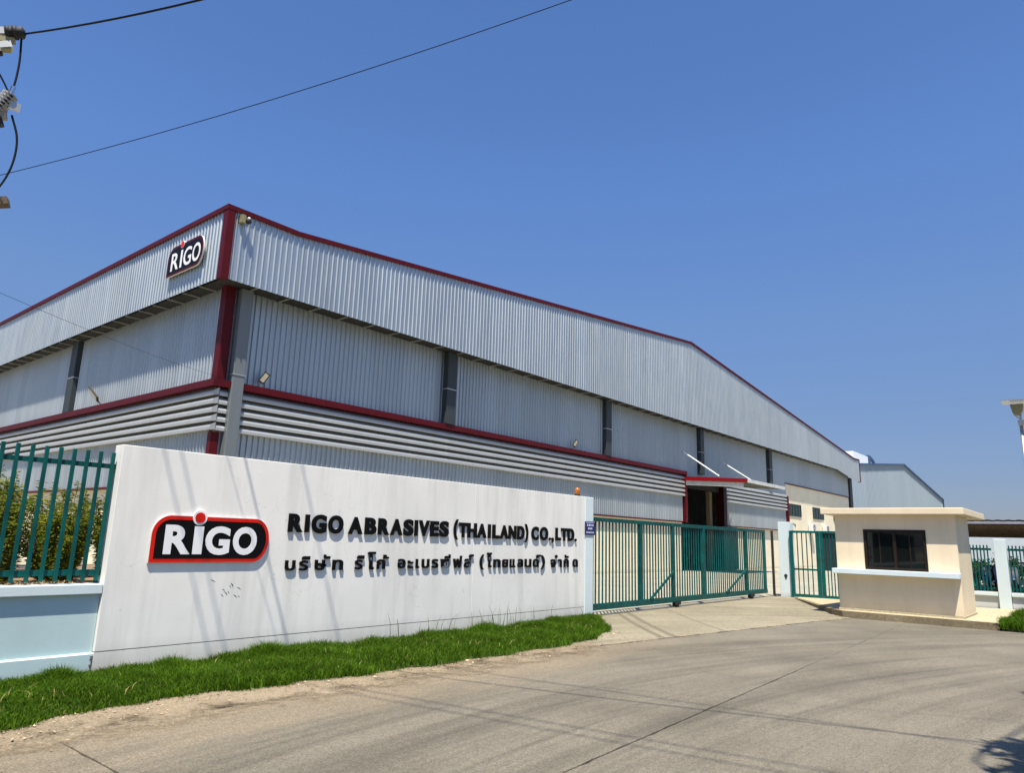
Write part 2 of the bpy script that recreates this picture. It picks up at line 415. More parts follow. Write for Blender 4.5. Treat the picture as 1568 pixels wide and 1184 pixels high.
_gl = {}
def glyph(ch, off=0.03):
    """outline of one character of Blender's own font, unit box, as (verts, faces)"""
    if (ch, off) in _gl: return _gl[ch, off]
    c = bpy.data.curves.new('glyph', 'FONT'); c.body = ch; c.offset = off; c.extrude = 0.5; c.resolution_u = 5
    o = bpy.data.objects.new('glyph', c); COL.objects.link(o)
    bpy.context.view_layer.update()
    me = bpy.data.meshes.new_from_object(o.evaluated_get(bpy.context.evaluated_depsgraph_get()))
    a = np.array([v.co[:] for v in me.vertices])
    lo, hi = a.min(0), a.max(0)
    a = (a - lo) / (hi - lo)
    f = [tuple(p.vertices) for p in me.polygons]
    bpy.data.objects.remove(o); bpy.data.curves.remove(c); bpy.data.meshes.remove(me)
    _gl[ch, off] = (a, f); return a, f
def put_glyph(mb, ch, r, fn, d0, d1, off=0.03, flip=False):
    a, f = glyph(ch, off); i = len(mb.v)
    for x, y, z in a:
        u = r[0] + (r[2] - r[0]) * x
        mb.v.append(fn(u, r[1] + (r[3] - r[1]) * y, d0 + (d1 - d0) * z))
    mb.f += [tuple(i + k for k in (reversed(q) if flip else q)) for q in f]

def quads_mesh(name, V, nper, faces, mat, parent=None):
    """many identical little pieces: V (N, nper, 3), faces as index tuples inside one piece"""
    N = V.shape[0]
    me = bpy.data.meshes.new(name)
    me.vertices.add(N * nper); me.vertices.foreach_set('co', V.reshape(-1).astype(np.float32))
    base = (np.arange(N) * nper)[:, None]
    loops, starts, tot, cur = [], [], [], 0
    per = np.concatenate([np.array(f) for f in faces]); sizes = [len(f) for f in faces]
    L = (base + per[None, :]).reshape(-1)
    st = np.cumsum([0] + sizes[:-1])
    starts = (np.arange(N)[:, None] * len(per) + st[None, :]).reshape(-1)
    me.loops.add(len(L)); me.loops.foreach_set('vertex_index', L.astype(np.int32))
    me.polygons.add(N * len(faces)); me.polygons.foreach_set('loop_start', starts.astype(np.int32))
    me.polygons.foreach_set('loop_total', np.tile(np.array(sizes, np.int32), N))
    me.update(calc_edges=True); me.validate()
    o = bpy.data.objects.new(name, me); COL.objects.link(o); me.materials.append(M[mat])
    if parent: o.parent = parent
    return o

# ------------------------------------------------------------------ ground and roads
def sheet(name, pts, mat, zfun=None, parent=None):
    m = MB(); m.poly([(x, y, z) for x, y, z in pts]); return m.build(name, mat, parent)
g = sheet('ground', [(-900, -900, -0.06), (1500, -900, -0.06), (1500, 1500, -0.06), (-900, 1500, -0.06)], 'earth'); tag(g, 'bare ground running out to the horizon', kind='structure')

def jy(x): return 3.21 + 0.05 * (x - 4.84)
road = MB().box(-60, -60, -0.09, 18.86, 6.6, -0.035).build('road', 'joint'); tag(road, 'worn grey concrete road in front of the gate', kind='structure')
def slab(pts, z=0.0):
    m = MB(); m.prism(pts, lambda u, w, d: (u, w, d), z, -0.05); m.build('slab', 'road', road, bevel=0.006)
J = 0.008
jx = [2.36 + J] + [2.5 + .11 * k for k in range(148)] + [18.85]
def jh(x): return (0.0075 if x < 9.8 else max(.0015, .0075 - .004 * (x - 9.8))) + max(0, random.gauss(0, .0022)) + (random.random() < .07) * random.uniform(.004, .012)
upper = [(x, jy(x) + jh(x)) for x in jx]; lower = [(x, jy(x) - jh(x)) for x in jx]
vx = [jy(2.36) + .02 + .11 * k for k in range(30)]
vl = [(2.36 - jh(0), y) for y in vx if y < 6.5]
slab([(-60, jy(-60) + J), (2.36 - J, jy(2.36) + J)] + vl + [(2.36 - J, 6.5), (-60, 6.5)])
slab(upper + [(18.85, 5.05), (16.62, 5.44), (10.1, 6.42), (9.4, 6.5), (2.36 + J, 6.5)])
slab([(-60, -60), (18.85, -60)] + list(reversed(lower)) + [(-60, jy(-60) - J)])

ap = MB(); nx = 26
# apron: ramps up from the road edge to the gate line
edge = [(9.42, 6.52), (10.1, 6.44), (12.84, 6.03), (14.6, 5.76), (16.62, 5.46), (18.9, 5.07), (24.4, 5.0)]
def ey(x):
    for (a, b), (c, d) in zip(edge, edge[1:]):
        if a <= x <= c: return b + (d - b) * (x - a) / (c - a)
    return edge[-1][1]
xs = np.linspace(9.42, 24.4, 60)
rowsN = 8; idx = len(ap.v)
for j in range(rowsN + 1):
    for x in xs:
        e = ey(x) + 0.02 * math.sin(x * 7.1) + 0.012 * math.sin(x * 19.7)
        y = e + (8.9 - e) * j / rowsN
        t = j / rowsN
        ap.v.append((x, y, 0.006 + 0.044 * min(1, t * 1.2) if j else 0.0036))
for j in range(rowsN):
    for k in range(len(xs) - 1):
        a = idx + j * len(xs) + k
        ap.f.append((a, a + 1, a + len(xs) + 1, a + len(xs)))
apo = ap.build('driveway', 'apron', smooth=False); tag(apo, 'pale concrete apron sloping up to the gate', kind='structure')
yd = MB().box(5.62, 8.9, -0.055, 120, 120, 0.05).box(24.4, -60, -0.055, 120, 8.9, 0.046).build('yard', 'yard'); tag(yd, 'pale concrete factory yard behind the gate', kind='structure')
bed = MB().box(-40, 8.64, -0.055, 5.6, 13.5, 0.97).build('planting_bed', 'soil'); tag(bed, 'raised brown soil bed behind the green fence', kind='structure')
yl = MB().box(-40, 13.52, -0.055, 5.6, 120, 0.05).build('yard_side', 'yard'); tag(yl, 'concrete yard beside the factory hall', kind='structure')

# sandy shoulder between road and grass
dm = MB(); xs = np.linspace(-12, 10.0, 150); i0 = len(dm.v)
def gy(x):                                              # front edge of the grass strip
    b = np.interp(x, [-12, 2.1, 3.3, 5.1, 7.0, 9.6, 10.8, 11.8, 12.5, 12.8], [6.7, 6.88, 7.16, 6.92, 6.76, 6.72, 6.98, 7.42, 8.05, 8.42])
    return b + 0.05 * math.sin(x * 5.3) + 0.03 * math.sin(x * 13.1)
for x in xs:
    lo = 5.95 + 0.10 * math.sin(x * 1.3) + 0.10 * math.sin(x * 3.9 + 1) + 0.05 * math.sin(x * 11)
    dm.v += [(x, lo, 0.004), (x, lo + .3, 0.006), (x, gy(x) + 0.25, 0.03), (x, 8.4, 0.05)]
for k in range(len(xs) - 1):
    a = i0 + 4 * k
    for q in range(3): dm.f.append((a + q, a + 4 + q, a + 5 + q, a + q + 1))
dmo = dm.build('dirt_shoulder', 'shoulder', smooth=True); tag(dmo, 'sandy strip between the grass and the road', kind='structure')
tf = MB(); xs = np.linspace(-12, 12.72, 140); i0 = len(tf.v)
for x in xs: tf.v += [(x, gy(x), 0.028), (x, gy(x) + .1, 0.055), (x, 8.40, 0.075)]
for k in range(len(xs) - 1):
    a = i0 + 3 * k
    for q in range(2): tf.f.append((a + q, a + 3 + q, a + 4 + q, a + q + 1))
tag(tf.build('verge', 'turf'), 'turf under the grass strip by the sign wall', kind='structure')

def blades(name, P, h, w, lean, mat, label):
    N = len(P); yaw = rng.uniform(0, 2 * np.pi, N); ld = rng.uniform(0, 2 * np.pi, N)
    sx, sy = np.cos(yaw) * w / 2, np.sin(yaw) * w / 2
    lx, ly = np.cos(ld) * lean * h, np.sin(ld) * lean * h
    V = np.zeros((N, 5, 3))
    V[:, 0] = P + np.stack([-sx, -sy, 0 * h], 1); V[:, 1] = P + np.stack([sx, sy, 0 * h], 1)
    mid = P + np.stack([lx * .35, ly * .35, h * .6], 1)
    V[:, 2] = mid + np.stack([sx * .8, sy * .8, 0 * h], 1); V[:, 3] = mid - np.stack([sx * .8, sy * .8, 0 * h], 1)
    V[:, 4] = P + np.stack([lx, ly, h * (1 - .25 * np.minimum(lean, 1.2))], 1)
    o = quads_mesh(name, V, 5, [(0, 1, 2, 3), (3, 2, 4)], mat)
    return tag(o, label, kind='stuff')

def lump(x, y):
    return 0.5 + 0.25 * np.sin(x * 2.3 + 1.0) * np.cos(y * 3.1) + 0.18 * np.sin(x * 5.7 + y * 2.1) + 0.12 * np.sin(x * 11.3 - y * 7.0)
N = 230000
x = rng.uniform(-2.5, 12.95, N) ; x = np.where(rng.random(N) < 0.25, rng.uniform(1.0, 6.0, N), x)
ge = np.array([gy(v) for v in np.linspace(-2.5, 13, 600)]); gyx = np.interp(x, np.linspace(-2.5, 13, 600), ge)
y = gyx - 0.09 + (8.46 - gyx) * rng.random(N) ** 0.9
keep = (y < 8.40) & (rng.random(N) < np.clip((y - gyx + .11) / .16, .12, 1))
x, y, gyx = x[keep], y[keep], gyx[keep]
h = 0.036 + 0.080 * lump(x, y) + 0.03 * np.clip((y - 8.0) / .4, 0, 1) * (0.4 + lump(x * 1.7, y)) + rng.normal(0, .022, len(x))
for cx, cy, r, k in ((2.95, 8.2, .13, .12), (5.6, 8.15, .3, .05), (9.15, 8.0, .25, .12), (9.4, 8.25, .15, .10), (12.3, 8.1, .5, .06), (4.1, 8.25, .16, .08), (5.25, 8.2, .22, .11), (6.1, 8.25, .12, .06), (7.0, 8.2, .25, .05), (7.9, 8.2, .15, .06), (8.5, 7.6, .2, .05), (4.7, 7.5, .25, .04), (3.6, 7.9, .15, .05), (10.4, 8.0, .25, .07), (11.2, 8.2, .2, .06), (6.5, 7.4, .2, .05)):
    h += k * np.exp(-((x - cx) ** 2 + (y - cy) ** 2) / r ** 2) * rng.uniform(.4, 1.3, len(x))
h = np.clip(h * np.interp(x, [1.5, 3.2, 4.5], [.75, .8, 1.0]), .025, .34)
z = 0.03 + 0.04 * np.clip((y - gyx) / .5, 0, 1)
blades('grass', np.stack([x, y, z], 1), h, rng.uniform(.005, .010, len(x)), rng.uniform(.15, 1.0, len(x)), 'grass', 'thick green grass along the foot of the sign wall')
N = 900
x = rng.uniform(-2, 12.3, N); ee = np.interp(x, np.linspace(-2.5, 13, 600), ge); y = ee + (8.4 - ee) * (.12 + .88 * rng.random(N))
k_ = y < 8.4; x, y = x[k_], y[k_]
blades('dry_grass', np.stack([x, y, np.full(len(x), .05)], 1), rng.uniform(.05, .17, len(x)), rng.uniform(.004, .007, len(x)), rng.uniform(.3, 1.3, len(x)), 'straw', 'withered yellow blades among the green grass')
# a few taller seed stalks
N = 45
x = rng.normal(9.5, .9, N); y = rng.uniform(8.1, 8.38, N)
blades('tall_grass', np.stack([x, y, np.full(N, .06)], 1), rng.uniform(.25, .52, N), rng.uniform(.006, .011, N), rng.uniform(.05, .4, N), 'grass', 'taller blades sticking out of the grass against the wall')
# the second lawn at the right
tag(MB().box(18.87, -30, -0.05, 23.86, 2.1, 0.06).build('verge', 'turf'), 'turf beside the guard booth island', kind='structure')
N = 60000
x = rng.uniform(18.8, 23.8, N); y = 2.12 - rng.random(N) ** 1.4 * 6
h = 0.10 + 0.12 * lump(x, y) + rng.normal(0, .03, N)
blades('grass', np.stack([x, y, np.full(N, .05)], 1), np.clip(h, .05, .4), rng.uniform(.010, .020, N), rng.uniform(.15, .9, N), 'grass', 'lush green grass in front of the right boundary wall')
# litter on the shoulder
N = 900
x = rng.uniform(-1, 12, N); e = np.array([gy(v) for v in x]); y = e - np.abs(rng.normal(0, .28, N)) + .03
s = rng.uniform(.006, .022, N) * np.where(rng.random(N) < .10, 1.9, 1)
a = rng.uniform(0, 6.28, N); V = np.zeros((N, 4, 3))
for q, (p, r) in enumerate(((1, 0), (0, .38), (-1, 0), (0, -.38))):
    V[:, q, 0] = x + s * (p * np.cos(a) - r * np.sin(a)); V[:, q, 1] = y + s * (p * np.sin(a) + r * np.cos(a))
    V[:, q, 2] = 0.022 + rng.uniform(0, .5, N) * s
tag(quads_mesh('leaf_litter', V, 4, [(0, 1, 2, 3)], 'litter'), 'dry leaf scraps scattered along the edge of the grass', kind='stuff')
N = 1500
x = rng.uniform(-1, 13, N); e = np.array([gy(v) for v in x]); y = e - np.abs(rng.normal(0, .45, N)) + .02
s = rng.uniform(.003, .010, N); V = np.zeros((N, 5, 3)); a = rng.uniform(0, 6.28, N)
for q in range(4):
    V[:, q, 0] = x + s * np.cos(a + q * 1.57); V[:, q, 1] = y + s * np.sin(a + q * 1.57); V[:, q, 2] = 0.004
V[:, 4] = np.stack([x, y, 0.012 + s], 1)
tag(quads_mesh('gravel', V, 5, [(0, 1, 4), (1, 2, 4), (2, 3, 4), (3, 0, 4)], 'dirt'), 'small stones on the sandy shoulder', kind='stuff')

# crumbs and grit along the apron edge
N = 420
x = rng.uniform(9.4, 18.8, N); y = np.array([ey(v) for v in x]) + rng.normal(0, .05, N); s = rng.uniform(.006, .026, N) * rng.uniform(.4, 1, N)
V = np.zeros((N, 5, 3)); a = rng.uniform(0, 6.28, N)
for q in range(4):
    V[:, q, 0] = x + s * np.cos(a + q * 1.57) * rng.uniform(.5, 1.5, N); V[:, q, 1] = y + s * np.sin(a + q * 1.57); V[:, q, 2] = 0.002
V[:, 4] = np.stack([x, y, 0.006 + s * .6], 1)
tag(quads_mesh('gravel', V, 5, [(0, 1, 4), (1, 2, 4), (2, 3, 4), (3, 0, 4)], 'dirt'), 'broken concrete crumbs along the edge of the apron', kind='stuff')
cr = MB()                                                # the cracked seam between road and apron
for k in range(150):
    xx = 9.6 + .062 * k
    if random.random() < .38: continue
    w_ = random.uniform(.008, .045); yy = ey(xx) - .01 + random.uniform(-.02, .02); cr.poly([(xx, yy - w_, .0042), (xx + .065, ey(xx + .065) - .01 - w_ * random.random(), .0042), (xx + .065, ey(xx + .065) - .01 + w_ * random.random(), .0042), (xx, yy + w_, .0042)])
tag(cr.build('crack', 'joint'), 'dark broken seam between the road and the apron', kind='structure')

# island under the booth, with kerb
isl = MB().prism([(18.93, 2.16), (24.0, 2.16), (24.0, 7.98), (23.5, 7.85), (19.3, 5.56), (18.93, 5.25)], lambda u, w, d: (u, w, d), 0.152, -0.05)
for k in (2, 3): isl.v[k] = (isl.v[k][0], isl.v[k][1], 0.075)
iso = isl.build('pavement', 'kerb'); tag(iso, 'raised concrete island carrying the guard booth', kind='structure')
kb = MB()
kl = [(18.86, 2.13), (18.86, 5.27), (19.24, 5.62), (23.45, 7.93)]
ki = [(18.93, 2.16), (18.93, 5.25), (19.3, 5.56), (23.5, 7.85)]
hz = [0.15, 0.15, 0.14, 0.065]
for k in range(3):
    a, b, c, d = kl[k], kl[k + 1], ki[k + 1], ki[k]
    kb.poly([(a[0], a[1], -.05), (a[0], a[1], hz[k]), (b[0], b[1], hz[k + 1]), (b[0], b[1], -.05)])
    kb.poly([(a[0], a[1], hz[k]), (d[0], d[1], hz[k] + .004), (c[0], c[1], hz[k + 1] + .004), (b[0], b[1], hz[k + 1])])
kb.poly([(18.86, 2.13, -.05), (24, 2.13, -.05), (24, 2.13, .15), (18.86, 2.13, .15)])
kb.poly([(18.86, 2.13, .15), (24, 2.13, .15), (24, 2.16, .154), (18.93, 2.16, .154)])
tag(kb.build('kerb', 'kerbface'), 'stained concrete kerb round the booth island', kind='structure')

# ------------------------------------------------------------------ the factory hall
YB, XL = 19.6, 10.1            # wall planes
YF, XF = 18.8, 9.43            # fascia planes
Z0 = 0.05
hall = thing('factory_hall', 'big zinc clad factory hall with dark red trim and bands of louvres', 'factory', (XL, YB, 0))

def zt_front(u): return float(np.interp(u, [9.43, 11.75, 39.32, 74.23, 75.96], [10.79, 10.79, 13.66, 10.16, 10.22]))
def zb_front(u): return float(np.interp(u, [9.43, 68.5, 74.13, 75.96], [8.65, 8.62, 8.02, 8.05]))

def ribbed(name, mat, parent, u0, u1, zb, zt, fn, pitch=0.19, h=0.032, kinks=(), off=0.0):
    us = {round(u0, 4): 0.0, round(u1, 4): 0.0}
    k = math.floor(u0 / pitch) - 1
    prof = [(-.034, 0), (-.011, h), (.011, h), (.034, 0)]
    def dep(u):
        c = round(u / pitch) * pitch; t = abs(u - c)
        return h if t <= .011 else (h * (.034 - t) / .023 if t < .034 else 0.0)
    pts = {u0, u1}
    while k * pitch < u1 + pitch:
        for a, _ in prof:
            q = k * pitch + a
            if u0 < q < u1: pts.add(q)
        k += 1
    for q in kinks:
        if u0 < q < u1: pts.add(q)
    pts = sorted(pts); m = MB()
    zb_ = zb if callable(zb) else (lambda u: zb)
    zt_ = zt if callable(zt) else (lambda u: zt)
    for q in pts:
        d = dep(q) + off
        m.v += [fn(q, zb_(q), d), fn(q, zt_(q), d)]
    for q in range(len(pts) - 1):
        m.f.append((2 * q, 2 * q + 2, 2 * q + 3, 2 * q + 1))
    return m.build(name, mat, parent)

def clad(name, u0, u1, zb, zt, fn, near=45.0, kinks=(), wide=3.04, pitch=0.19, h=0.032):
    if name != 'fascia_sheet': h = 0.045
    u = u0
    while u < u1 - 1e-3:
        w = 0.76 if u < near else wide
        v = min(u1, u + w)
        if u1 - v < 0.15: v = u1
        ribbed(name, 'metal', hall, u, v, zb, zt, fn, kinks=kinks, off=random.uniform(0, .004), pitch=pitch, h=h)
        u = v

# carcass
P = lambda *b, m='cream', n='wall': box(n, m, hall, *b)
P(10.22, 19.70, 0, 39.5, 19.9, 4.95)
P(44.95, 19.70, 0, 57.0, 19.9, 4.95)
P(57.0, 19.62, 0, 74.6, 19.9, 6.48)
P(10.22, 19.905, 0, 10.42, 70, 9.2)
P(74.4, 19.905, 0, 74.6, 70, 9.2)
P(10.42, 69.8, 0, 74.4, 70, 9.2)
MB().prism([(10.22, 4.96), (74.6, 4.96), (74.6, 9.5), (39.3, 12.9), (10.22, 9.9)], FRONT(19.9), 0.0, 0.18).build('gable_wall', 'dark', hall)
MB().prism([(9.6, 9.3), (39.3, 12.95), (39.3, 13.05), (9.6, 9.4)], FRONT(18.97), 0, -51).build('roof', 'metal_far', hall)
MB().prism([(39.32, 12.95), (75.8, 9.2), (75.8, 9.3), (39.32, 13.05)], FRONT(18.97), 0, -51).build('roof', 'metal_far', hall)
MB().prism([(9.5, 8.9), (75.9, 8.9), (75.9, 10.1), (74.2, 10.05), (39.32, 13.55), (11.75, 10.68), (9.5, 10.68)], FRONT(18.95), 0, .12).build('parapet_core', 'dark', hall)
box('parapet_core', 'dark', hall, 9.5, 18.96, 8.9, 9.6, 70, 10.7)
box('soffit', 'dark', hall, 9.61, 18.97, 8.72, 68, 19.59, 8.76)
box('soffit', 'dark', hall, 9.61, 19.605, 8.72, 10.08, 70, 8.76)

# fascia, upper walls and skirts of ribbed sheet
clad('fascia_sheet', 9.60, 75.9, zb_front, zt_front, FRONT(YF), kinks=(11.75, 39.32, 68.5, 74.13, 74.23))
clad('fascia_sheet', 18.99, 68.0, 8.655, 10.79, LEFT(XF), near=42.0)
clad('wall_sheet', 10.30, 39.5, 5.85, 9.0, FRONT(YB))
clad('wall_sheet', 39.5, 57.0, 5.55, 9.0, FRONT(YB))
clad('wall_sheet', 57.0, 74.6, 6.53, 9.0, FRONT(YB))
clad('wall_sheet', 19.80, 68.0, 5.85, 9.0, LEFT(XL), near=42.0)
clad('skirt_sheet', 10.30, 39.4, 2.92, 4.42, FRONT(YB))
clad('skirt_sheet', 45.4, 56.85, 2.88, 4.42, FRONT(YB), near=57)
clad('skirt_sheet', 19.80, 68.0, 2.92, 4.42, LEFT(XL), near=42.0)

# red flashings
R_ = lambda *b, n='red_trim': box(n, 'red', hall, *b)
R_(9.36, 18.73, 8.62, 9.60, 18.80 + .17, 10.77, n='corner_trim')
m = MB()
top = [(9.34, 10.79), (11.75, 10.79), (39.32, 13.66), (74.23, 10.16), (75.98, 10.22)]
for (a, b), (c, d) in zip(top, top[1:]):
    m.prism([(a, b - .07), (c, d - .07), (c, d + .07), (a, b + .07)], FRONT(18.98), 0, .26)
m.build('coping', 'red', hall)
box('coping', 'red', hall, 9.34, 18.985, 10.72, 9.62, 68, 10.86)
R_(75.9, 18.72, 8.02, 76.0, 18.98, 10.14, n='corner_trim')
R_(9.98, 19.48, 5.86, 10.28, 19.79, 8.95, n='corner_trim')
R_(10.02, 19.50, 0.05, 10.27, 19.695, 4.35, n='corner_trim')
R_(9.84, 19.34, 5.65, 10.375, 19.60, 5.85, n='ledge')
R_(10.765, 19.34, 5.65, 39.62, 19.58, 5.85, n='ledge')
R_(9.84, 19.605, 5.65, 10.07, 68, 5.85, n='ledge')
R_(10.27, 19.52, 2.85, 39.45, 19.69, 2.915, n='base_trim')
R_(45.4, 19.52, 2.82, 56.9, 19.69, 2.875, n='base_trim')
R_(10.0, 19.705, 2.85, 10.21, 68, 2.915, n='base_trim')
R_(39.46, 19.38, 2.85, 39.66, 19.695, 5.64, n='door_trim')
box('wall_end', 'gap', hall, 39.505, 19.72, .05, 39.56, 19.895, 2.84)
box('door_trim', 'redshade', hall, 44.90, 19.40, .06, 45.38, 19.93, 5.3)
R_(56.88, 19.36, 2.82, 57.04, 19.61, 5.5, n='door_trim')
R_(56.9, 19.50, 6.46, 74.7, 19.615, 6.53, n='base_trim')

# louvre bands
def louvre(u0, u1, fn):
    for k in range(5):
        zb = 4.37 + 0.253 * k
        pr = [(0.015, zb + .030), (0.165, zb + .008), (0.185, zb + .022), (0.180, zb + .105), (0.150, zb + .155), (0.015, zb + .238)]
        m = MB(); n = len(pr); i = len(m.v)
        m.v += [fn(u0, z, d) for d, z in pr] + [fn(u1, z, d) for d, z in pr]
        m.f.append(tuple(range(n))); m.f.append(tuple(range(2 * n - 1, n - 1, -1)))
        for q in range(n):
            m.f.append((q, (q + 1) % n, n + (q + 1) % n, n + q))
        m.build('louvre_blade', 'blade', hall)
    b = MB(); b.prism([(u0, 4.40), (u1, 4.40), (u1, 5.64), (u0, 5.64)], fn, 0.0, 0.010); b.build('louvre_back', 'gap', hall)
louvre(10.1, 10.37, FRONT(YB))
for a, b in ((10.77, 19.5), (19.51, 30.8), (30.81, 39.44)): louvre(a, b, FRONT(YB))
louvre(45.4, 56.86, FRONT(YB))
for a, b in ((19.42, 30.8), (30.81, 42.0), (42.01, 68.0)): louvre(a, b, LEFT(XL))

# brackets under the eaves
src = MB().box(10.6, 18.9, 8.67, 10.64, 19.55, 8.715).build('soffit_bracket', 'steel', hall)
for k in range(1, 52): inst(src, (1.12 * k, 0, 0))
src = MB().box(9.5, 20.2, 8.67, 10.05, 20.24, 8.715).build('soffit_bracket', 'steel', hall)
for k in range(1, 24): inst(src, (0, 1.02 * k, 0))

# rainwater ducts
def duct(x0, x1, zb, mat, strap=True, side=False):
    o = box('downpipe', mat, hall, *( (x0, 19.30, zb, x1, 19.57, 8.71) if not side else (9.86, x0, zb, 10.06, x1, 8.71)), bevel=0.015)
    if strap:
        if side: box('strap', 'steel', o, 9.85, x0 - .02, 7.2, 10.05, x1 + .02, 7.24)
        else: box('strap', 'steel', o, x0 - .02, 19.285, 7.2, x1 + .02, 19.5, 7.24)
    return o
MB().box(10.38, 19.30, 0.05, 10.76, 19.57, 8.71).build('downpipe', 'duct', hall, bevel=0.02)
box('strap', 'steel', hall, 10.365, 19.285, 6.05, 10.775, 19.5, 6.09)
for a, b in ((19.15, 19.65), (30.58, 31.08), (41.45, 41.95), (53.15, 53.7)): duct(a, b, 5.86, 'ductdark')
duct(30.4, 31.0, 5.86, 'ductdark', side=True); duct(41.6, 42.2, 5.86, 'ductdark', side=True)
box('downpipe', 'ductdark', hall, 74.75, 19.45, 0.05, 75.25, 19.9, 8.4)
box('downpipe', 'ductdark', hall, 75.4, 19.5, 0.05, 75.75, 19.9, 8.4)

# big doorway
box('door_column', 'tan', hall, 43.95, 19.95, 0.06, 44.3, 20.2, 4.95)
box('dark_doorway_panel', 'ductdark', hall, 44.3, 19.25, 0.1, 46.6, 19.34, 2.78)  # dark panel painting the unlit doorway; no door leaf stands here
box('floor', 'joint', hall, 10.45, 19.92, 0.05, 74.3, 69.7, 0.056)

# entrance canopy
cn = MB()
cn.prism([(15.7, 5.17), (19.55, 5.45), (19.55, 5.53), (15.7, 5.25)], lambda u, w, d: (d, u, w), 39.47, 45.4)
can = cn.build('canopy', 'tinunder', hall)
mb = MB(); mb.prism([(15.62, 5.10), (19.58, 5.33), (19.58, 5.56), (15.62, 5.30)], lambda u, w, d: (d, u, w), 39.40, 39.46); mb.build('red_fascia', 'redbright', can)
mb = MB(); mb.prism([(15.9, 4.84), (19.5, 5.06), (19.5, 5.32), (15.9, 5.09)], lambda u, w, d: (d, u, w), 39.48, 39.56); mb.build('gutter', 'paleband', can)
box('edge_beam', 'paleband', can, 39.47, 15.62, 5.10, 45.45, 15.69, 5.29)
for k in range(5): MB().bar((40.2 + 1.2 * k, 15.8, 5.13), (40.2 + 1.2 * k, 19.5, 5.40), .06, .08).build('purlin', 'steel', can)
MB().tube([(39.5, 19.55, 7.05), (39.5, 17.3, 5.50)], .04, 8).build('strut', 'whitesteel', can)
MB().tube([(45.3, 19.55, 6.95), (45.3, 17.3, 5.48)], .04, 8).build('strut', 'whitesteel', can)

# windows of the cream end bay
def hall_window(x0, x1, z0, z1):
    f = MB()
    for a in ((x0, z0, x1, z0 + .08), (x0, z1 - .08, x1, z1), (x0, z0 + .08, x0 + .08, z1 - .08), (x1 - .08, z0 + .08, x1, z1 - .08)):
        f.box(a[0], 19.56, a[1], a[2], 19.615, a[3])
    n = 4; w = (x1 - x0 - .16) / n
    for k in range(1, n): f.box(x0 + .08 + w * k - .03, 19.565, z0 + .08, x0 + .08 + w * k + .03, 19.612, z1 - .08)
    fo = f.build('window', 'winframe', hall)
    for k in range(n):
        box('pane', 'glassgreen', fo, x0 + .08 + w * k + (.03 if k else 0), 19.59, z0 + .08, x0 + .08 + w * (k + 1) - (.03 if k < n - 1 else 0), 19.60, z1 - .08)
hall_window(57.75, 60.5, 4.02, 4.98); hall_window(63.5, 66.4, 4.02, 4.98); hall_window(69.3, 72.2, 4.02, 4.98)

def air_unit(x, z, lab):
    t = thing('air_conditioner', lab, 'air conditioner', (x, 19.5, z), 'air conditioners on the cream wall')
    box('casing', 'tin', t, x - .45, 19.2, z - .3, x + .45, 19.58, z + .3, bevel=.02)
    MB().ring((x - .12, 19.19, z), .22, .015, 'y').ring((x - .12, 19.19, z), .12, .01, 'y').build('fan_grille', 'blackmat', t)
    box('bracket', 'steel', t, x - .4, 19.2, z - .36, x + .4, 19.58, z - .32)
air_unit(62.5, 3.25, 'white air conditioner on the cream wall below the gap between the windows')
air_unit(66.2, 3.25, 'white air conditioner on the cream wall nearest the booth roof')

# flood lights on the hall
def flood(loc, d, lab, s=1.0, n0=(-.35, -.9, -.25)):
    t = thing('flood_light', lab, 'flood light', loc, 'flood lights on the hall')
    p = Vector(loc); d = Vector(d).normalized()
    MB().tube([p, p + d * .22 * s], .02 * s, 6).build('arm', 'blackmat', t)
    c = p + d * .47 * s
    nrm = Vector(n0); nrm = (nrm - d * nrm.dot(d)).normalized(); side = nrm.cross(d).normalized()
    m = MB(); i = 0
    for q, (a, b) in enumerate(((.25, .135), (.195, .09))):
        n0 = nrm * (-.04 * s if q == 0 else 0.0)
        n1 = nrm * (0.0 if q == 0 else .012 * s)
        mm = MB(); pts = [c + d * a * s * sx + side * b * s * sy for sx, sy in ((-1, -1), (1, -1), (1, 1), (-1, 1))]
        mm.v = [tuple(pp + n0) for pp in pts] + [tuple(pp + n1) for pp in pts]
        mm.f = [(0, 3, 2, 1), (4, 5, 6, 7), (0, 1, 5, 4), (1, 2, 6, 5), (2, 3, 7, 6), (3, 0, 4, 7)]
        mm.build('housing' if q == 0 else 'lens', 'blackmat' if q == 0 else 'led', t)
flood((11.25, 19.42, 5.86), (.46, -.22, .84), 'flat flood light on the red ledge just right of the corner duct', .72)
flood((27.75, 19.42, 5.86), (.50, -.22, .80), 'flat flood light on the red ledge halfway along the front wall', .72)
flood((9.95, 27.5, 5.86), (-.35, .62, .70), 'flat flood light on the red ledge of the side wall', 1.2, (-.9, .3, -.3))
t = thing('security_camera', 'small camera under the red coping at the front corner', 'camera', (9.85, 18.7, 10.52))
box('mount', 'olive', t, 9.74, 18.62, 10.42, 9.86, 18.77, 10.66)
MB().ball((9.95, 18.62, 10.5), .09, 12, 8).build('housing', 'blackmat', t, True)
MB().ball((9.95, 18.60, 10.58), .045, 10, 6).build('cap', 'logowhite', t, True)

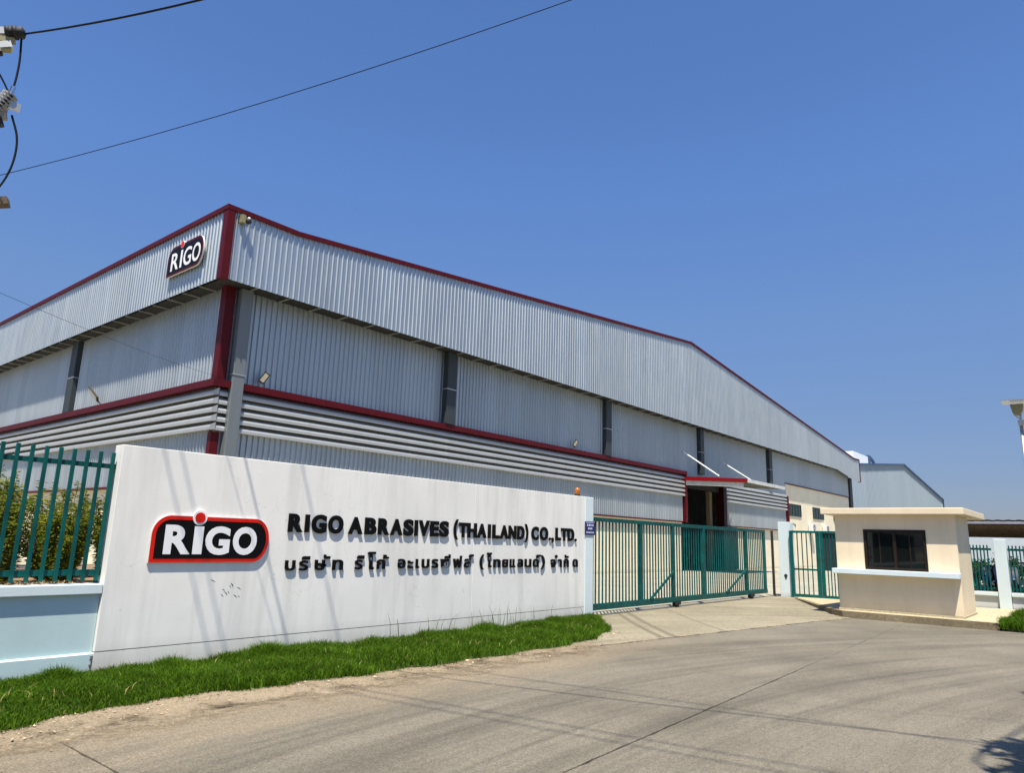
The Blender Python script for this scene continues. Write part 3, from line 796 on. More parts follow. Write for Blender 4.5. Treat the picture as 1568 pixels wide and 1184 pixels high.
# ------------------------------------------------------------------ logo boards
def arc(cx, cy, rx, ry, a0, a1, n=10):
    return [(cx + rx * math.cos(math.radians(a0 + (a1 - a0) * k / n)), cy + ry * math.sin(math.radians(a0 + (a1 - a0) * k / n))) for k in range(n + 1)]
def outline(x0, z0, x1, z1, e, tl, tr):
    """board shape: square lower left corner, round upper left, fully rounded right end; e = inset"""
    x0 += e; z0 += e; x1 -= e; z1 -= e; tl -= e; tr -= e
    h = z1 - z0
    return [(x0, z0)] + arc(x1 - tr, z0 + h * .52, tr, h * .52, -90, 0) + arc(x1 - tr, z0 + h * .52, tr, h * .48, 0, 90)[1:] + arc(x0 + tl, z1 - tl * 1.05, tl, tl * 1.05, 90, 180)
def flipped(pts): return list(reversed(pts))
def logo_board(name, label, fn, X0, Z0_, X1, Z1, letters, depth, loc, redmat, bw, off, tl, tr, dot, flip):
    t = thing(name, label, 'sign', loc)
    mx = (lambda u: u)
    F = fn
    def lay(e, d0, d1, nm, mt):
        pts = outline(X0, Z0_, X1, Z1, e, tl, tr)
        MB().prism(pts, F, d1, d0).build(nm, mt, t)
    lay(0.0, depth - .05 if depth > .05 else 0.0, depth, 'board', 'signedge')
    lay(0.006, depth + .0005, depth + .006, 'border', redmat)
    lay(bw, depth + .0065, depth + .009, 'panel', 'logoblack')
    for ch, r in letters:
        m = MB(); put_glyph(m, ch, r, F, depth + .0095, depth + .014, off, False); m.build('letter', 'logowhite', t)
    dx, dz, r1, r2 = dot
    MB().prism(arc(dx, dz, r2, r2, 0, 360, 28)[:-1], F, depth + .012, 0.0).build('dot_ring', 'logowhite', t)
    MB().prism(arc(dx, dz, r1, r1, 0, 360, 28)[:-1], F, depth + .018, depth + .0125).build('dot', 'logored', t)
    return t
YW = 8.412
LG = [('R', (3.905, 1.313, 4.219, 1.645)), ('I', (4.248, 1.314, 4.362, 1.637)), ('G', (4.395, 1.306, 4.707, 1.645)), ('O', (4.748, 1.306, 5.071, 1.648))]
logo_board('logo_board', 'red edged black logo board with white letters on the white wall', FRONT(YW - .004), 3.755, 1.217, 5.25, 1.755, LG, .018, (3.755, YW, 1.217), 'logored', .05, .042, .215, .21, (4.30, 1.737, .062, .088), False)
# the same board high on the hall; seen from the left the board runs towards the front corner
HX0, HX1, HZ0, HZ1 = -22.05, -19.80, 9.26, 10.22
fnh = lambda u, w, d: (XF - .032 - d, -u, w)
w = HX1 - HX0; h = HZ1 - HZ0
def hr(a, b, c, d): return (HX0 + w * a, HZ0 + h * b, HX0 + w * c, HZ0 + h * d)
LH = [('R', hr(.12, .16, .335, .76)), ('I', hr(.385, .16, .435, .76)), ('G', hr(.475, .15, .69, .77)), ('O', hr(.72, .15, .935, .77))]
logo_board('logo_board', 'smaller looking dark red edged logo board high on the hall corner', fnh, HX0, HZ0, HX1, HZ1, LH, .12, (XF, 20.95, HZ0), 'red', .075, .012, .40, .36, (HX0 + w * .40, HZ0 + h * .955, .10, .115), False)

# ------------------------------------------------------------------ sign wall
sw = thing('sign_wall', 'long white rendered wall carrying the company lettering', 'wall', (3.335, YW, 0))
box('wall_panel', 'white', sw, 3.335, YW, .306, 9.15, YW + .2, 2.503, bevel=.006)
box('wall_panel', 'white', sw, 9.152, YW, .306, 12.498, YW + .2, 2.503, bevel=.006)
box('plinth', 'white', sw, 3.335, YW, 0, 9.15, YW + .2, .300)
box('plinth', 'white', sw, 9.152, YW, 0, 12.498, YW + .2, .300)
box('joint_core', 'joint', sw, 3.36, YW + .012, .02, 12.48, YW + .18, 2.47)
for k in range(10):
    x, z = random.gauss(4.68, .12), random.gauss(.88, .08); a = random.uniform(-.9, -.35); l = random.uniform(.03, .085)
    m = MB(); m.prism([(x, z), (x + l * math.cos(a), z + l * math.sin(a)), (x + l * math.cos(a) + .002, z + l * math.sin(a) + .003), (x + l * .45, z + l * .45 * math.sin(a) + .007)], FRONT(YW), 0.0, .0012)
    m.build('scuff', 'ductdark' if k % 3 else 'duct', sw)

EN = [('R', (5.517, 1.603, 5.744, 1.844)), ('I', (5.773, 1.606, 5.840, 1.842)), ('G', (5.878, 1.596, 6.118, 1.85)), ('O', (6.151, 1.598, 6.404, 1.851)), ('A', (6.496, 1.600, 6.752, 1.842)), ('B', (6.791, 1.602, 7.007, 1.844)), ('R', (7.039, 1.602, 7.257, 1.844)), ('A', (7.276, 1.602, 7.519, 1.844)), ('S', (7.538, 1.598, 7.741, 1.850)), ('I', (7.767, 1.602, 7.832, 1.844)), ('V', (7.857, 1.602, 8.086, 1.846)), ('E', (8.104, 1.602, 8.292, 1.843)), ('S', (8.312, 1.598, 8.521, 1.852)), ('(', (8.638, 1.56, 8.742, 1.891)), ('T', (8.765, 1.6, 8.964, 1.843)), ('H', (8.972, 1.6, 9.198, 1.843)), ('A', (9.211, 1.6, 9.451, 1.84)), ('I', (9.491, 1.6, 9.558, 1.838)), ('L', (9.606, 1.597, 9.801, 1.837)), ('A', (9.811, 1.597, 10.043, 1.835)), ('N', (10.049, 1.597, 10.262, 1.835)), ('D', (10.294, 1.594, 10.503, 1.836)), (')', (10.515, 1.546, 10.613, 1.878)), ('C', (10.714, 1.589, 10.932, 1.840)), ('O', (10.971, 1.589, 11.227, 1.841)), ('.', (11.258, 1.597, 11.320, 1.648)), (',', (11.344, 1.545, 11.412, 1.648)), ('L', (11.47, 1.596, 11.648, 1.839)), ('T', (11.655, 1.594, 11.867, 1.838)), ('D', (11.88, 1.592, 12.101, 1.838)), ('.', (12.126, 1.59, 12.187, 1.642))]
TH = [[('บ', (5.524, 1.108, 5.676, 1.24))], [('ร', (5.736, 1.105, 5.877, 1.235)), ('ิ', (5.776, 1.249, 5.898, 1.292))], [('ษ', (5.984, 1.106, 6.164, 1.245)), ('ั', (6.121, 1.257, 6.224, 1.317))], [('ท', (6.273, 1.106, 6.45, 1.247))], [('ร', (6.657, 1.108, 6.795, 1.244)), ('ิ', (6.695, 1.257, 6.818, 1.305))], [('โ', (6.884, 1.103, 7.025, 1.357))], [('ก', (7.059, 1.11, 7.216, 1.25)), ('้', (7.173, 1.257, 7.279, 1.317))], [('อ', (7.468, 1.115, 7.619, 1.255))], [('ะ', (7.666, 1.112, 7.775, 1.232))], [('เ', (7.833, 1.112, 7.905, 1.252))], [('บ', (7.962, 1.112, 8.119, 1.252))], [('ร', (8.174, 1.112, 8.316, 1.252))], [('ซ', (8.368, 1.112, 8.568, 1.252)), ('ี', (8.46, 1.262, 8.589, 1.324))], [('ฟ', (8.66, 1.11, 8.865, 1.303))], [('ส', (8.921, 1.108, 9.082, 1.262)), ('์', (9.037, 1.268, 9.145, 1.326))], [('(', (9.307, 1.07, 9.412, 1.325))], [('ไ', (9.482, 1.105, 9.609, 1.357))], [('ท', (9.662, 1.103, 9.848, 1.247))], [('ย', (9.899, 1.101, 10.054, 1.245))], [('แ', (10.106, 1.099, 10.26, 1.247))], [('ล', (10.328, 1.1, 10.479, 1.25))], [('น', (10.534, 1.098, 10.723, 1.248))], [('ด', (10.779, 1.098, 10.95, 1.25)), ('์', (10.877, 1.261, 11.0, 1.326))], [(')', (11.018, 1.057, 11.141, 1.318))], [('จ', (11.332, 1.089, 11.489, 1.243)), ('ํ', (11.469, 1.263, 11.542, 1.323))], [('า', (11.57, 1.087, 11.69, 1.243))], [('ก', (11.757, 1.087, 11.922, 1.245)), ('ั', (11.792, 1.266, 11.912, 1.328))], [('ด', (12.064, 1.086, 12.235, 1.243))]]
t = thing('company_lettering', 'row of black raised Latin capitals along the white wall', 'lettering', (5.517, YW, 1.6))
F0 = FRONT(YW)
for ch, r in EN:
    m = MB(); put_glyph(m, ch, r, F0, .006, .027, .05 if ch not in '.,()' else .035); m.build('letter', 'black', t)
t = thing('company_lettering', 'row of smaller black raised Thai letters below the capitals', 'lettering', (5.524, YW, 1.1))
for cl in TH:
    m = MB()
    for ch, r in cl: put_glyph(m, ch, r, F0, .006, .027, .026)
    m.build('letter', 'black', t)

# ------------------------------------------------------------------ left boundary wall and fence
lw = thing('boundary_wall', 'low pale blue wall with coping left of the sign wall', 'wall', (3.33, YW, 0))
box('wall_panel', 'lblue', lw, -14, 8.455, .302, 3.33, 8.63, .895)
box('coping', 'pillar', lw, -14, 8.405, .897, 3.332, 8.66, 1.0, bevel=.008)
pl = MB(); pl.prism([(8.416, 0), (8.63, 0), (8.63, .30), (8.453, .302), (8.418, .288)], lambda u, w, d: (d, u, w), -14, 3.333); pl.build('plinth', 'lblue', lw)
sm = MB(); zz = [.02 + .0145 * k for k in range(18)]
sm.prism([(3.3325, .02), (3.3325, .27)] + [(3.3325 - random.choice((.008, .014, .022, .034, .05, .018)), z) for z in reversed(zz)], FRONT(8.4160), 0.001, 0.0018)
sm.build('stain', 'stain', lw)
fe = thing('palisade_fence', 'tall teal steel palisade fence standing on the low blue wall', 'fence', (3.3, 8.55, 1.0))
src = MB().box(3.270, 8.50, 1.03, 3.306, 8.532, 2.41).build('picket', 'teal', fe, bevel=.003)
for k in range(1, 70): inst(src, (-.1315 * k, 0, 0))
box('rail', 'teal', fe, -6.2, 8.533, 2.235, 3.332, 8.573, 2.285)
box('rail', 'teal', fe, -6.2, 8.533, 1.085, 3.332, 8.573, 1.145)
for xx in (3.322, 1.2, -1.0, -3.2): box('post', 'teal', fe, xx - .02, 8.575, .99, xx + .02, 8.615, 2.30)

# ------------------------------------------------------------------ gate pillar on the left, plate and beacon
gp = thing('gate_pillar', 'pale blue gate pillar at the end of the sign wall', 'pillar', (12.65, 8.5, 0))
box('shaft', 'pillar', gp, 12.505, 8.395, 0, 12.80, 8.66, 2.50, bevel=.008)
hp = thing('number_plate', 'small dark blue house number plate on the gate pillar', 'sign', (12.65, 8.39, 1.86))
box('plate', 'plateblue', hp, 12.475, 8.380, 1.725, 12.835, 8.392, 2.0, bevel=.004)
m = MB()
m.box(12.51, 8.3775, 1.972, 12.80, 8.3795, 1.982)
for k in range(4): m.box(12.545 + .062 * k, 8.3775, 1.905, 12.545 + .062 * k + (.045 if k % 2 else .036), 8.3795, 1.948)
for k in range(3): m.box(12.58 + .055 * k, 8.3775, 1.838, 12.58 + .055 * k + .04, 8.3795, 1.876)
for k in range(11): m.box(12.515 + .026 * k, 8.3775, 1.765, 12.515 + .026 * k + .019, 8.3795, 1.792)
m.build('lettering', 'platewhite', hp)
bc = thing('warning_beacon', 'small amber warning beacon on top of the sign wall end', 'beacon', (12.38, 8.52, 2.503))
MB().tube([(12.38, 8.52, 2.503), (12.38, 8.52, 2.545)], .065, 14).build('base', 'blackmat', bc)
MB().tube([(12.38, 8.52, 2.545), (12.38, 8.52, 2.64), (12.38, 8.52, 2.672), (12.38, 8.52, 2.685)], [.06, .058, .045, .012], 14).build('lens', 'amber', bc, True)

# ------------------------------------------------------------------ sliding gate
YG = 8.712
sg = thing('sliding_gate', 'long teal sliding gate of close upright bars across the driveway', 'gate', (13.2, YG, 0.05))
T_ = lambda n, *b: box(n, 'teal', sg, *b, bevel=.004)
T_('top_rail', 13.2, YG - .035, 2.03, 23.2, YG + .035, 2.115)
T_('bottom_rail', 13.2, YG - .045, .17, 23.2, YG + .045, .30)
for xx in (15.30, 16.93, 18.70, 21.63): T_('upright', xx - .065, YG - .034, .301, xx + .065, YG + .034, 2.029)
T_('upright', 23.06, YG - .034, .301, 23.19, YG + .034, 2.029)
T_('upright', 13.205, YG - .034, .301, 13.25, YG + .034, 2.029)
src = MB().box(13.36, YG - .013, .301, 13.386, YG + .013, 2.029).build('bar', 'teal', sg)
for k in range(1, 70):
    x = 13.373 + .140 * k
    if x > 23.0: break
    if min(abs(x - q) for q in (15.30, 16.93, 18.70, 21.63)) < .09: continue
    inst(src, (.140 * k, 0, 0))
MB().bar((15.68, YG - .05, .30), (16.87, YG - .05, .92), .028, .06).build('brace', 'teal', sg)
MB().bar((20.05, YG - .05, .30), (21.57, YG - .05, .92), .028, .06).build('brace', 'teal', sg)
for xx in (17.05, 21.9):
    w_ = MB().tube([(xx, YG - .06, .12), (xx, YG + .06, .12)], .075, 14).build('wheel', 'blackmat', sg)
    box('housing', 'blackmat', w_, xx - .15, YG - .07, .11, xx + .15, YG - .061, .20)
tr = MB().box(13.1, YG - .012, .05, 24.0, YG + .012, .072).build('gate_rail', 'steel'); tag(tr, 'steel guide rail set in the apron under the sliding gate', 'rail')
gs = thing('gate_stop_post', 'thin black steel catch post in front of the right pillar', 'post', (23.9, 8.72, .05))
box('shaft', 'blackmat', gs, 23.86, 8.69, .05, 23.94, 8.75, 2.12)
box('foot', 'blackmat', gs, 23.78, 8.62, .05, 24.02, 8.8, .062)
rp = thing('gate_pillar', 'pale blue gate pillar between the sliding gate and the footgate', 'pillar', (24.2, 8.36, 0))
box('shaft', 'pillar', rp, 24.0, 8.17, 0, 24.36, 8.55, 2.405, bevel=.01)
MB().tube([(23.992, 8.36, .70), (24.02, 8.36, .70)], .055, 12).tube([(23.992, 8.36, .62), (24.02, 8.36, .62)], .03, 10).build('cable_hole', 'blackmat', rp)
MB().tube([(24.2, 8.12, 2.36), (24.2, 8.05, 2.33), (24.2, 8.05, 2.2)], .03, 8).build('conduit', 'duct', rp)
box('lock_plate', 'steel', rp, 23.992, 8.19, 1.1, 24.01, 8.22, 1.35)

# footgate
fg = thing('footgate', 'teal two leaf footgate between the pillar and the guard booth', 'gate', (23.6, 7.3, .05))
def leaf(y0, y1, nb, dark):
    m = MB(); X = 23.93
    for a in ((y0, .08, y0 + .11, 2.13), (y1 - .10, .08, y1, 2.13), (y0 + .11, .08, y1 - .10, .17), (y0 + .11, 2.06, y1 - .10, 2.13)): m.box(X - .03, a[0], a[1], X + .03, a[2], a[3])
    lf = m.build('leaf', 'teal', fg)
    for k in range(nb):
        yy = y0 + .11 + (y1 - y0 - .21) * (k + 1) / (nb + 1); box('bar', 'teal', lf, X - .012, yy - .014, .171, X + .012, yy + .014, 2.059)
    if not dark: box('mid_rail', 'teal', lf, X + .013, y0 + .11, .90, X + .03, y1 - .10, .955)
    else: box('screen', 'ductdark', lf, X + .02, y0 + .11, .92, X + .028, y1 - .10, 2.059)
leaf(7.24, 8.165, 4, False); leaf(6.55, 7.22, 4, True)

# ------------------------------------------------------------------ guard booth
gb = thing('guard_booth', 'small cream guard booth with a flat overhanging roof and dark window', 'booth', (20.1, 4.1, .15))
B_ = lambda n, m, *b, bv=.008: box(n, m, gb, *b, bevel=bv)
B_('wall', 'booth', 19.30, 2.82, .15, 21.1, 5.44, 1.01)
m = MB()
for a in ((2.82, 1.0105, 3.44, 2.44), (4.79, 1.0105, 5.44, 2.44), (3.44, 2.085, 4.79, 2.44), (3.44, 1.0105, 4.79, 1.13)): m.box(19.30, a[0], a[1], 19.48, a[2], a[3])
m.box(19.48, 2.82, 1.0105, 21.1, 3.0, 2.44); m.box(19.48, 5.26, 1.0105, 21.1, 5.44, 2.44); m.box(20.95, 3.0, 1.0105, 21.1, 5.26, 2.44)
m.build('wall', 'booth', gb)
B_('roof_slab', 'booth', 19.08, 2.61, 2.442, 22.4, 5.71, 2.592, bv=.012)
B_('sill', 'pillar', 19.03, 2.80, 1.015, 19.299, 5.50, 1.132)
f = MB()
for a in ((3.44, 1.135, 4.79, 1.20), (3.44, 2.02, 4.79, 2.085), (3.44, 1.20, 3.50, 2.02), (4.73, 1.20, 4.79, 2.02), (4.08, 1.20, 4.15, 2.02)): f.box(19.285, a[0], a[1], 19.36, a[2], a[3])
wo_ = f.build('window', 'cordframe', gb)
for y0, y1, dx in ((3.50, 3.78, 0), (3.81, 4.08, .012), (4.15, 4.43, 0), (4.46, 4.73, .012)): box('pane', 'glass', wo_, 19.325 + dx, y0, 1.20, 19.331 + dx, y1, 2.02)
for yy in (3.78, 4.43): box('stile', 'cordframe', wo_, 19.318, yy, 1.20, 19.345, yy + .03, 2.02)
B_('plinth', 'kerb', 19.285, 2.80, .152, 21.1, 5.46, .20, bv=0)

# ------------------------------------------------------------------ right boundary wall and fence
rw = thing('boundary_wall', 'low grey wall with pilasters behind the guard booth', 'wall', (24.1, 2.5, 0))
for a, b in ((2.66, 6.3), (-.42, 2.36), (-3.5, -.70), (-9, -3.78)):
    box('wall_panel', 'greypaint', rw, 24.06, a, .0, 24.2, b, .468)
    box('coping', 'pillar', rw, 24.0, a, .469, 24.26, b, .56, bevel=.008)
for y0 in (2.37, -.70, -3.78): box('pilaster', 'pillar', rw, 23.98, y0, 0, 24.26, y0 + .28, 1.99, bevel=.01)
def rfence(y1, n, lab):
    q = thing('palisade_fence', lab, 'fence', (24.12, y1, .56))
    s_ = MB().box(24.06, y1 - .06, .60, 24.09, y1 - .028, 1.82).build('picket', 'teal', q)
    for k in range(1, n): inst(s_, (0, -.0815 * k, 0))
    box('rail', 'teal', q, 24.091, y1 - .0815 * n - .05, 1.68, 24.121, y1 - .005, 1.74)
    box('rail', 'teal', q, 24.091, y1 - .0815 * n - .05, .64, 24.121, y1 - .005, .69)
rfence(6.28, 43, 'teal palisade panel between the booth and the grey pilaster')
rfence(2.36, 32, 'teal palisade panel at the right edge beyond the grey pilaster')

# ------------------------------------------------------------------ things in the yard on the right
cp = thing('carport', 'long low carport with white sheet roof over parked motorcycles', 'carport', (36, 0, .05))
rf = MB(); n = 120
for k in range(n + 1):
    yy = 7.5 - .18 * k
    dz = .03 if k % 2 else 0
    rf.v += [(35.9, yy, 2.95 + dz), (43.5, yy, 2.55 + dz)]
for k in range(n): rf.f.append((2 * k, 2 * k + 1, 2 * k + 3, 2 * k + 2))
rf.build('roof', 'tin', cp)
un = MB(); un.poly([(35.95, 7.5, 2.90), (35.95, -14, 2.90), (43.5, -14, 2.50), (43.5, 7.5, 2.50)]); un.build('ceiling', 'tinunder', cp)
box('edge_beam', 'lilac', cp, 35.92, -14, 2.80, 36.02, 7.5, 2.91)
for k in range(6):
    xx = 37.2 + 1.2 * k; box('purlin', 'bark', cp, xx, -14, 2.86 - .053 * (xx - 35.95) - .10, xx + .06, 7.5, 2.86 - .053 * (xx - 35.95))
for yy in (6.5, 1.0, -4.5, -10):
    box('post', 'steel', cp, 42.6, yy, .05, 42.7, yy + .1, 2.5)

def motorcycle(x, y, mat, label):
    t = thing('motorcycle', label, 'motorcycle', (x, y, .05), 'motorcycles under the carport')
    Z = .05; P2 = lambda u, w, d: (x + u, y + d, Z + w)
    for nm, u in (('wheel', -.62), ('wheel', .60)):
        wv = MB().ring((x + u, y, Z + .29), .245, .045, 'y', 18, 6).build(nm, 'tyre', t, True)
        m = MB().ring((x + u, y, Z + .29), .19, .012, 'y', 16, 5)
        for k in range(5):
            a = k * 1.2566; m.bar((x + u, y, Z + .29), (x + u + .19 * math.cos(a), y, Z + .29 + .19 * math.sin(a)), .018, .02)
        m.build('rim', 'chrome', wv)
    MB().prism([(-.18, .34), (.30, .38), (.78, .62), (.84, .74), (.66, .72), (.20, .66), (-.10, .52)], P2, .11, -.11).build('body', mat, t, bevel=.02)
    MB().prism([(-.30, .32), (-.20, .30), (-.36, .86), (-.44, .96), (-.52, .90), (-.44, .62)], P2, .16, -.16).build('leg_shield', mat, t, bevel=.02)
    MB().prism([(-.02, .66), (.66, .73), (.80, .80), (.60, .84), (.25, .77), (.0, .74)], P2, .12, -.12).build('seat', 'blackmat', t, bevel=.02)
    MB().tube([(x - .40, y, Z + .88), (x - .62, y, Z + .29)], .03, 8).build('fork', 'chrome', t)
    MB().prism([(-.82, .50), (-.62, .60), (-.42, .50), (-.46, .56), (-.62, .65), (-.82, .56)], P2, .06, -.06).build('mudguard', mat, t)
    MB().tube([(x - .30, y - .34, Z + .98), (x - .40, y - .15, Z + .99), (x - .42, y, Z + .96), (x - .40, y + .15, Z + .99), (x - .30, y + .34, Z + .98)], .016, 6).build('handlebar', 'blackmat', t)
    MB().prism([(-.56, .84), (-.44, .82), (-.36, .98), (-.50, 1.02)], P2, .13, -.13).build('headlight_cowl', mat, t, bevel=.02)
    MB().ball((x - .55, y, Z + .91), .07, 10, 6).build('headlight', 'led', t, True)
    for s_ in (-1, 1):
        m = MB().tube([(x - .36, y + s_ * .2, Z + .99), (x - .34, y + s_ * .28, Z + 1.15)], .008, 5); m.ball((x - .35, y + s_ * .29, Z + 1.18), .05, 8, 5, .7); m.build('mirror', 'blackmat', t)
    MB().tube([(x + .05, y - .15, Z + .26), (x + .75, y - .16, Z + .36)], .045, 8).build('exhaust', 'chrome', t)
    return t
for k, (mt, lb) in enumerate((('bikeblue', 'dark blue motorcycle beside the teal covered one'), ('bikeblue', 'dark blue motorcycle second from the teal covered one'), ('bikewhite', 'white motorcycle between a blue and a black one'), ('bikeblack', 'black motorcycle seen behind the grey pilaster'), ('bikewhite', 'white motorcycle just right of the grey pilaster'), ('bikered', 'red motorcycle behind the right fence panel'), ('bikewhite', 'white motorcycle at the right edge of the row'), ('bikeblack', 'black motorcycle at the far right of the row'))):
    motorcycle(37.6 + .1 * (k % 3), 4.55 - .52 * k + random.uniform(-.05, .05), mt, lb)
for k, (mt, lb) in enumerate((('bikeblack', 'black motorcycle in the back row behind the blue ones'), ('bikered', 'red motorcycle in the back row behind the pilaster'), ('bikeblack', 'black motorcycle in the back row right of the pilaster'), ('bikeblue', 'blue motorcycle in the back row at the right edge'))):
    motorcycle(40.4, 4.6 - .75 * k, mt, lb)
tc = thing('covered_motorcycle', 'motorcycle under a teal rain cover next to the booth wall', 'motorcycle', (37.3, 5.25, .05))
m = MB(); nu, nv = 18, 8
for j in range(nv + 1):
    for i in range(nu + 1):
        u = i / nu * 2 - 1; v = j / nv * 2 - 1
        top = 1.05 + .18 * math.exp(-((u + .45) / .25) ** 2) - .25 * max(0, u) ** 2
        prof = (1 - abs(v) ** 3.0) * (1 - abs(u) ** 6)
        m.v.append((37.3 + u * .95, 5.2 + v * (.36 + .04 * math.sin(9 * u)), .10 + top * prof))
for j in range(nv):
    for i in range(nu):
        a = j * (nu + 1) + i; m.f.append((a, a + 1, a + nu + 2, a + nu + 1))
m.build('cover', 'biketeal', tc, True)

# street lamp with a solar panel
la = thing('street_lamp', 'slim grey street lamp with a flat solar panel at the right edge', 'street lamp', (28, 1.98, .05))
MB().tube([(28, 1.985, .05), (28, 1.985, 5.72)], [.075, .05], 12).build('pole', 'steel', la, True)
MB().box(27.9, 1.90, 5.66, 28.1, 2.06, 5.84).tube([(28, 1.99, 5.8), (28, 1.94, 6.2)], .03, 8).bar((28, 2.02, 5.9), (28, 2.15, 6.05), .04).build('bracket', 'steel', la)
MB().prism([(2.22, 6.36), (2.16, 6.06), (2.0, 5.98), (1.90, 6.12), (1.86, 6.36)], lambda u, w, d: (d, u, w), 27.86, 28.14).build('lamp_head', 'olive', la)
MB().prism([(2.44, 6.45), (1.15, 6.42), (1.15, 6.46), (2.44, 6.48)], lambda u, w, d: (d, u, w), 27.6, 28.4).build('solar_panel', 'panelblue', la)

# second hall far behind
h2 = thing('factory_hall', 'distant pale blue gabled factory hall beyond the booth roof', 'factory', (113, 22, 0))
ol = [(84.8, 0), (141.4, 0), (141.4, 10.2), (113.1, 13.45), (84.8, 10.75)]
MB().prism(ol, FRONT(22.3), 0, -60).build('walls', 'metal_far', h2)
zt2 = lambda u: float(np.interp(u, [84.8, 113.1, 141.4], [10.75, 13.45, 10.2]))
u = 84.85
while u < 141.3:
    v = min(u + 3.6, 141.35); ribbed('wall_sheet', 'metal_far', h2, u, v, 0.05, zt2, FRONT(22.2), pitch=.6, h=.05, kinks=(113.1,)); u = v
m = MB()
for (a, b), (c, d) in zip(((84.6, 10.75), (113.1, 13.45), (141.6, 10.2)), ((113.1, 13.45), (141.6, 10.2))):
    m.prism([(a, b - .02), (c, d - .02), (c, d + .18), (a, b + .18)], FRONT(22.3), -.1, .3)
m.box(141.40, 22.0, 0, 141.48, 22.3, 10.2); m.build('trim', 'bluetrim', h2)
vt = MB().box(101.0, 25.6, 11.0, 108.4, 30, 14.3).build('ridge_vent', 'logowhite', h2)
m = MB(); m.prism(arc(109.3, 12.0, 4.4, 2.35, 0, 90, 8) + [(109.3, 12.0)], FRONT(26), -3, 0); m.build('vent_hood', 'logowhite', h2)
m = MB(); m.box(108.45, 25.5, 11.5, 109.4, 25.95, 14.5)
m.prism(arc(109.3, 12.0, 4.4, 2.35, 0, 90, 8) + arc(109.3, 12.0, 4.9, 2.65, 90, 0, 8), FRONT(25.97), 0, .3); m.build('vent_frame', 'bluetrim', h2)
sh = MB().box(72, -60, 0, 95, 14, 4.1).build('storage_shed', 'paleblue'); tag(sh, 'low pale shed far behind the carport', 'shed')

# ------------------------------------------------------------------ plants
def leaf_cards(pts, dirs, L, Wd):
    N = len(pts); d = dirs / np.linalg.norm(dirs, axis=1)[:, None]
    r = rng.normal(size=(N, 3)); s_ = np.cross(d, r); s_ /= np.linalg.norm(s_, axis=1)[:, None] + 1e-9
    V = np.zeros((N, 4, 3)); L = L[:, None]; Wd = Wd[:, None]
    V[:, 0] = pts; V[:, 1] = pts + d * L * .45 + s_ * Wd; V[:, 2] = pts + d * L + np.array([0, 0, -1]) * L * .2; V[:, 3] = pts + d * L * .45 - s_ * Wd
    return V
def shrub(x, y, z, h, spread, label, ns=24, nl=70, name='shrub', grp='shrubs behind the teal fence'):
    t = thing(name, label, 'shrub', (x, y, z), grp)
    st = MB(); P_, D_ = [], []
    for k in range(ns):
        a = random.uniform(0, 6.28); r = spread * math.sqrt(random.random()) * .8
        bx, by = x + r * .4 * math.cos(a), y + r * .4 * math.sin(a)
        hh = h * random.uniform(.5, 1.12) * (1 - .3 * (r / spread) ** 2)
        tx, ty = x + r * math.cos(a), y + r * math.sin(a)
        pts = [Vector((bx, by, z)), Vector(((bx + tx) / 2, (by + ty) / 2, z + hh * .55)), Vector((tx, ty, z + hh))]
        st.tube(pts, [.008, .006, .003], 5, False)
        for q in range(nl):
            s_ = random.random()
            p = pts[0].lerp(pts[1], s_ * 2) if s_ < .5 else pts[1].lerp(pts[2], s_ * 2 - 1)
            az = random.uniform(0, 6.28); e = random.uniform(-.15, .7)
            P_.append(tuple(p)); D_.append((math.cos(az) * math.cos(e), math.sin(az) * math.cos(e), math.sin(e)))
    st.build('stems', 'bark', t)
    n = len(P_); V = leaf_cards(np.array(P_), np.array(D_), rng.uniform(.045, .10, n), rng.uniform(.005, .010, n))
    V -= np.array(origin(t)); quads_mesh('foliage', V, 4, [(0, 1, 2), (0, 2, 3)], 'leaf', t)
sl_ = ['feathery green shrub behind the fence next to the sign wall', 'feathery green shrub behind the fence second from the sign wall', 'tallest feathery shrub in the middle of the fence bay', 'feathery green shrub behind the fence near the left edge', 'feathery green shrub cut by the left edge of the picture']
for k, (x, y, h, s_) in enumerate(((3.15, 9.3, .98, .46), (2.5, 9.25, 1.02, .48), (1.95, 9.5, 1.12, .5), (1.40, 9.3, 1.0, .5), (.85, 9.5, 1.0, .5))): shrub(x, y, .96, h, s_, sl_[k], 58, 170)
for k, (x, y, h, s_) in enumerate(((4.1, 10.2, 1.1, .5), (3.4, 10.1, 1.15, .5), (2.7, 10.3, 1.25, .5), (1.9, 10.25, 1.2, .55), (1.1, 10.4, 1.1, .5))): shrub(x, y, .96, h, s_, ['feathery shrub mostly hidden behind the left end of the sign wall', 'feathery back row shrub showing past the last picket by the sign wall', 'tall feathery back row shrub behind the middle of the fence bay', 'feathery back row shrub towards the left of the fence bay', 'feathery back row shrub at the left edge of the picture'][k], 54, 160)
for k, (x, y) in enumerate(((.2, 9.4), (-.5, 9.5), (-1.3, 9.4))): shrub(x, y, .96, .95, .5, ['first feathery shrub beyond the left edge of the picture', 'second feathery shrub beyond the left edge of the picture', 'third feathery shrub beyond the left edge of the picture'][k], 16, 60)
N = 2600
x = rng.uniform(-.5, 3.28, N); y = rng.uniform(8.6, 9.0, N)
blades('dry_grass', np.stack([x, y, np.full(N, .965)], 1), rng.uniform(.02, .08, N), rng.uniform(.004, .009, N), rng.uniform(.6, 1.6, N), 'straw', 'dry straw coloured grass along the foot of the fence')

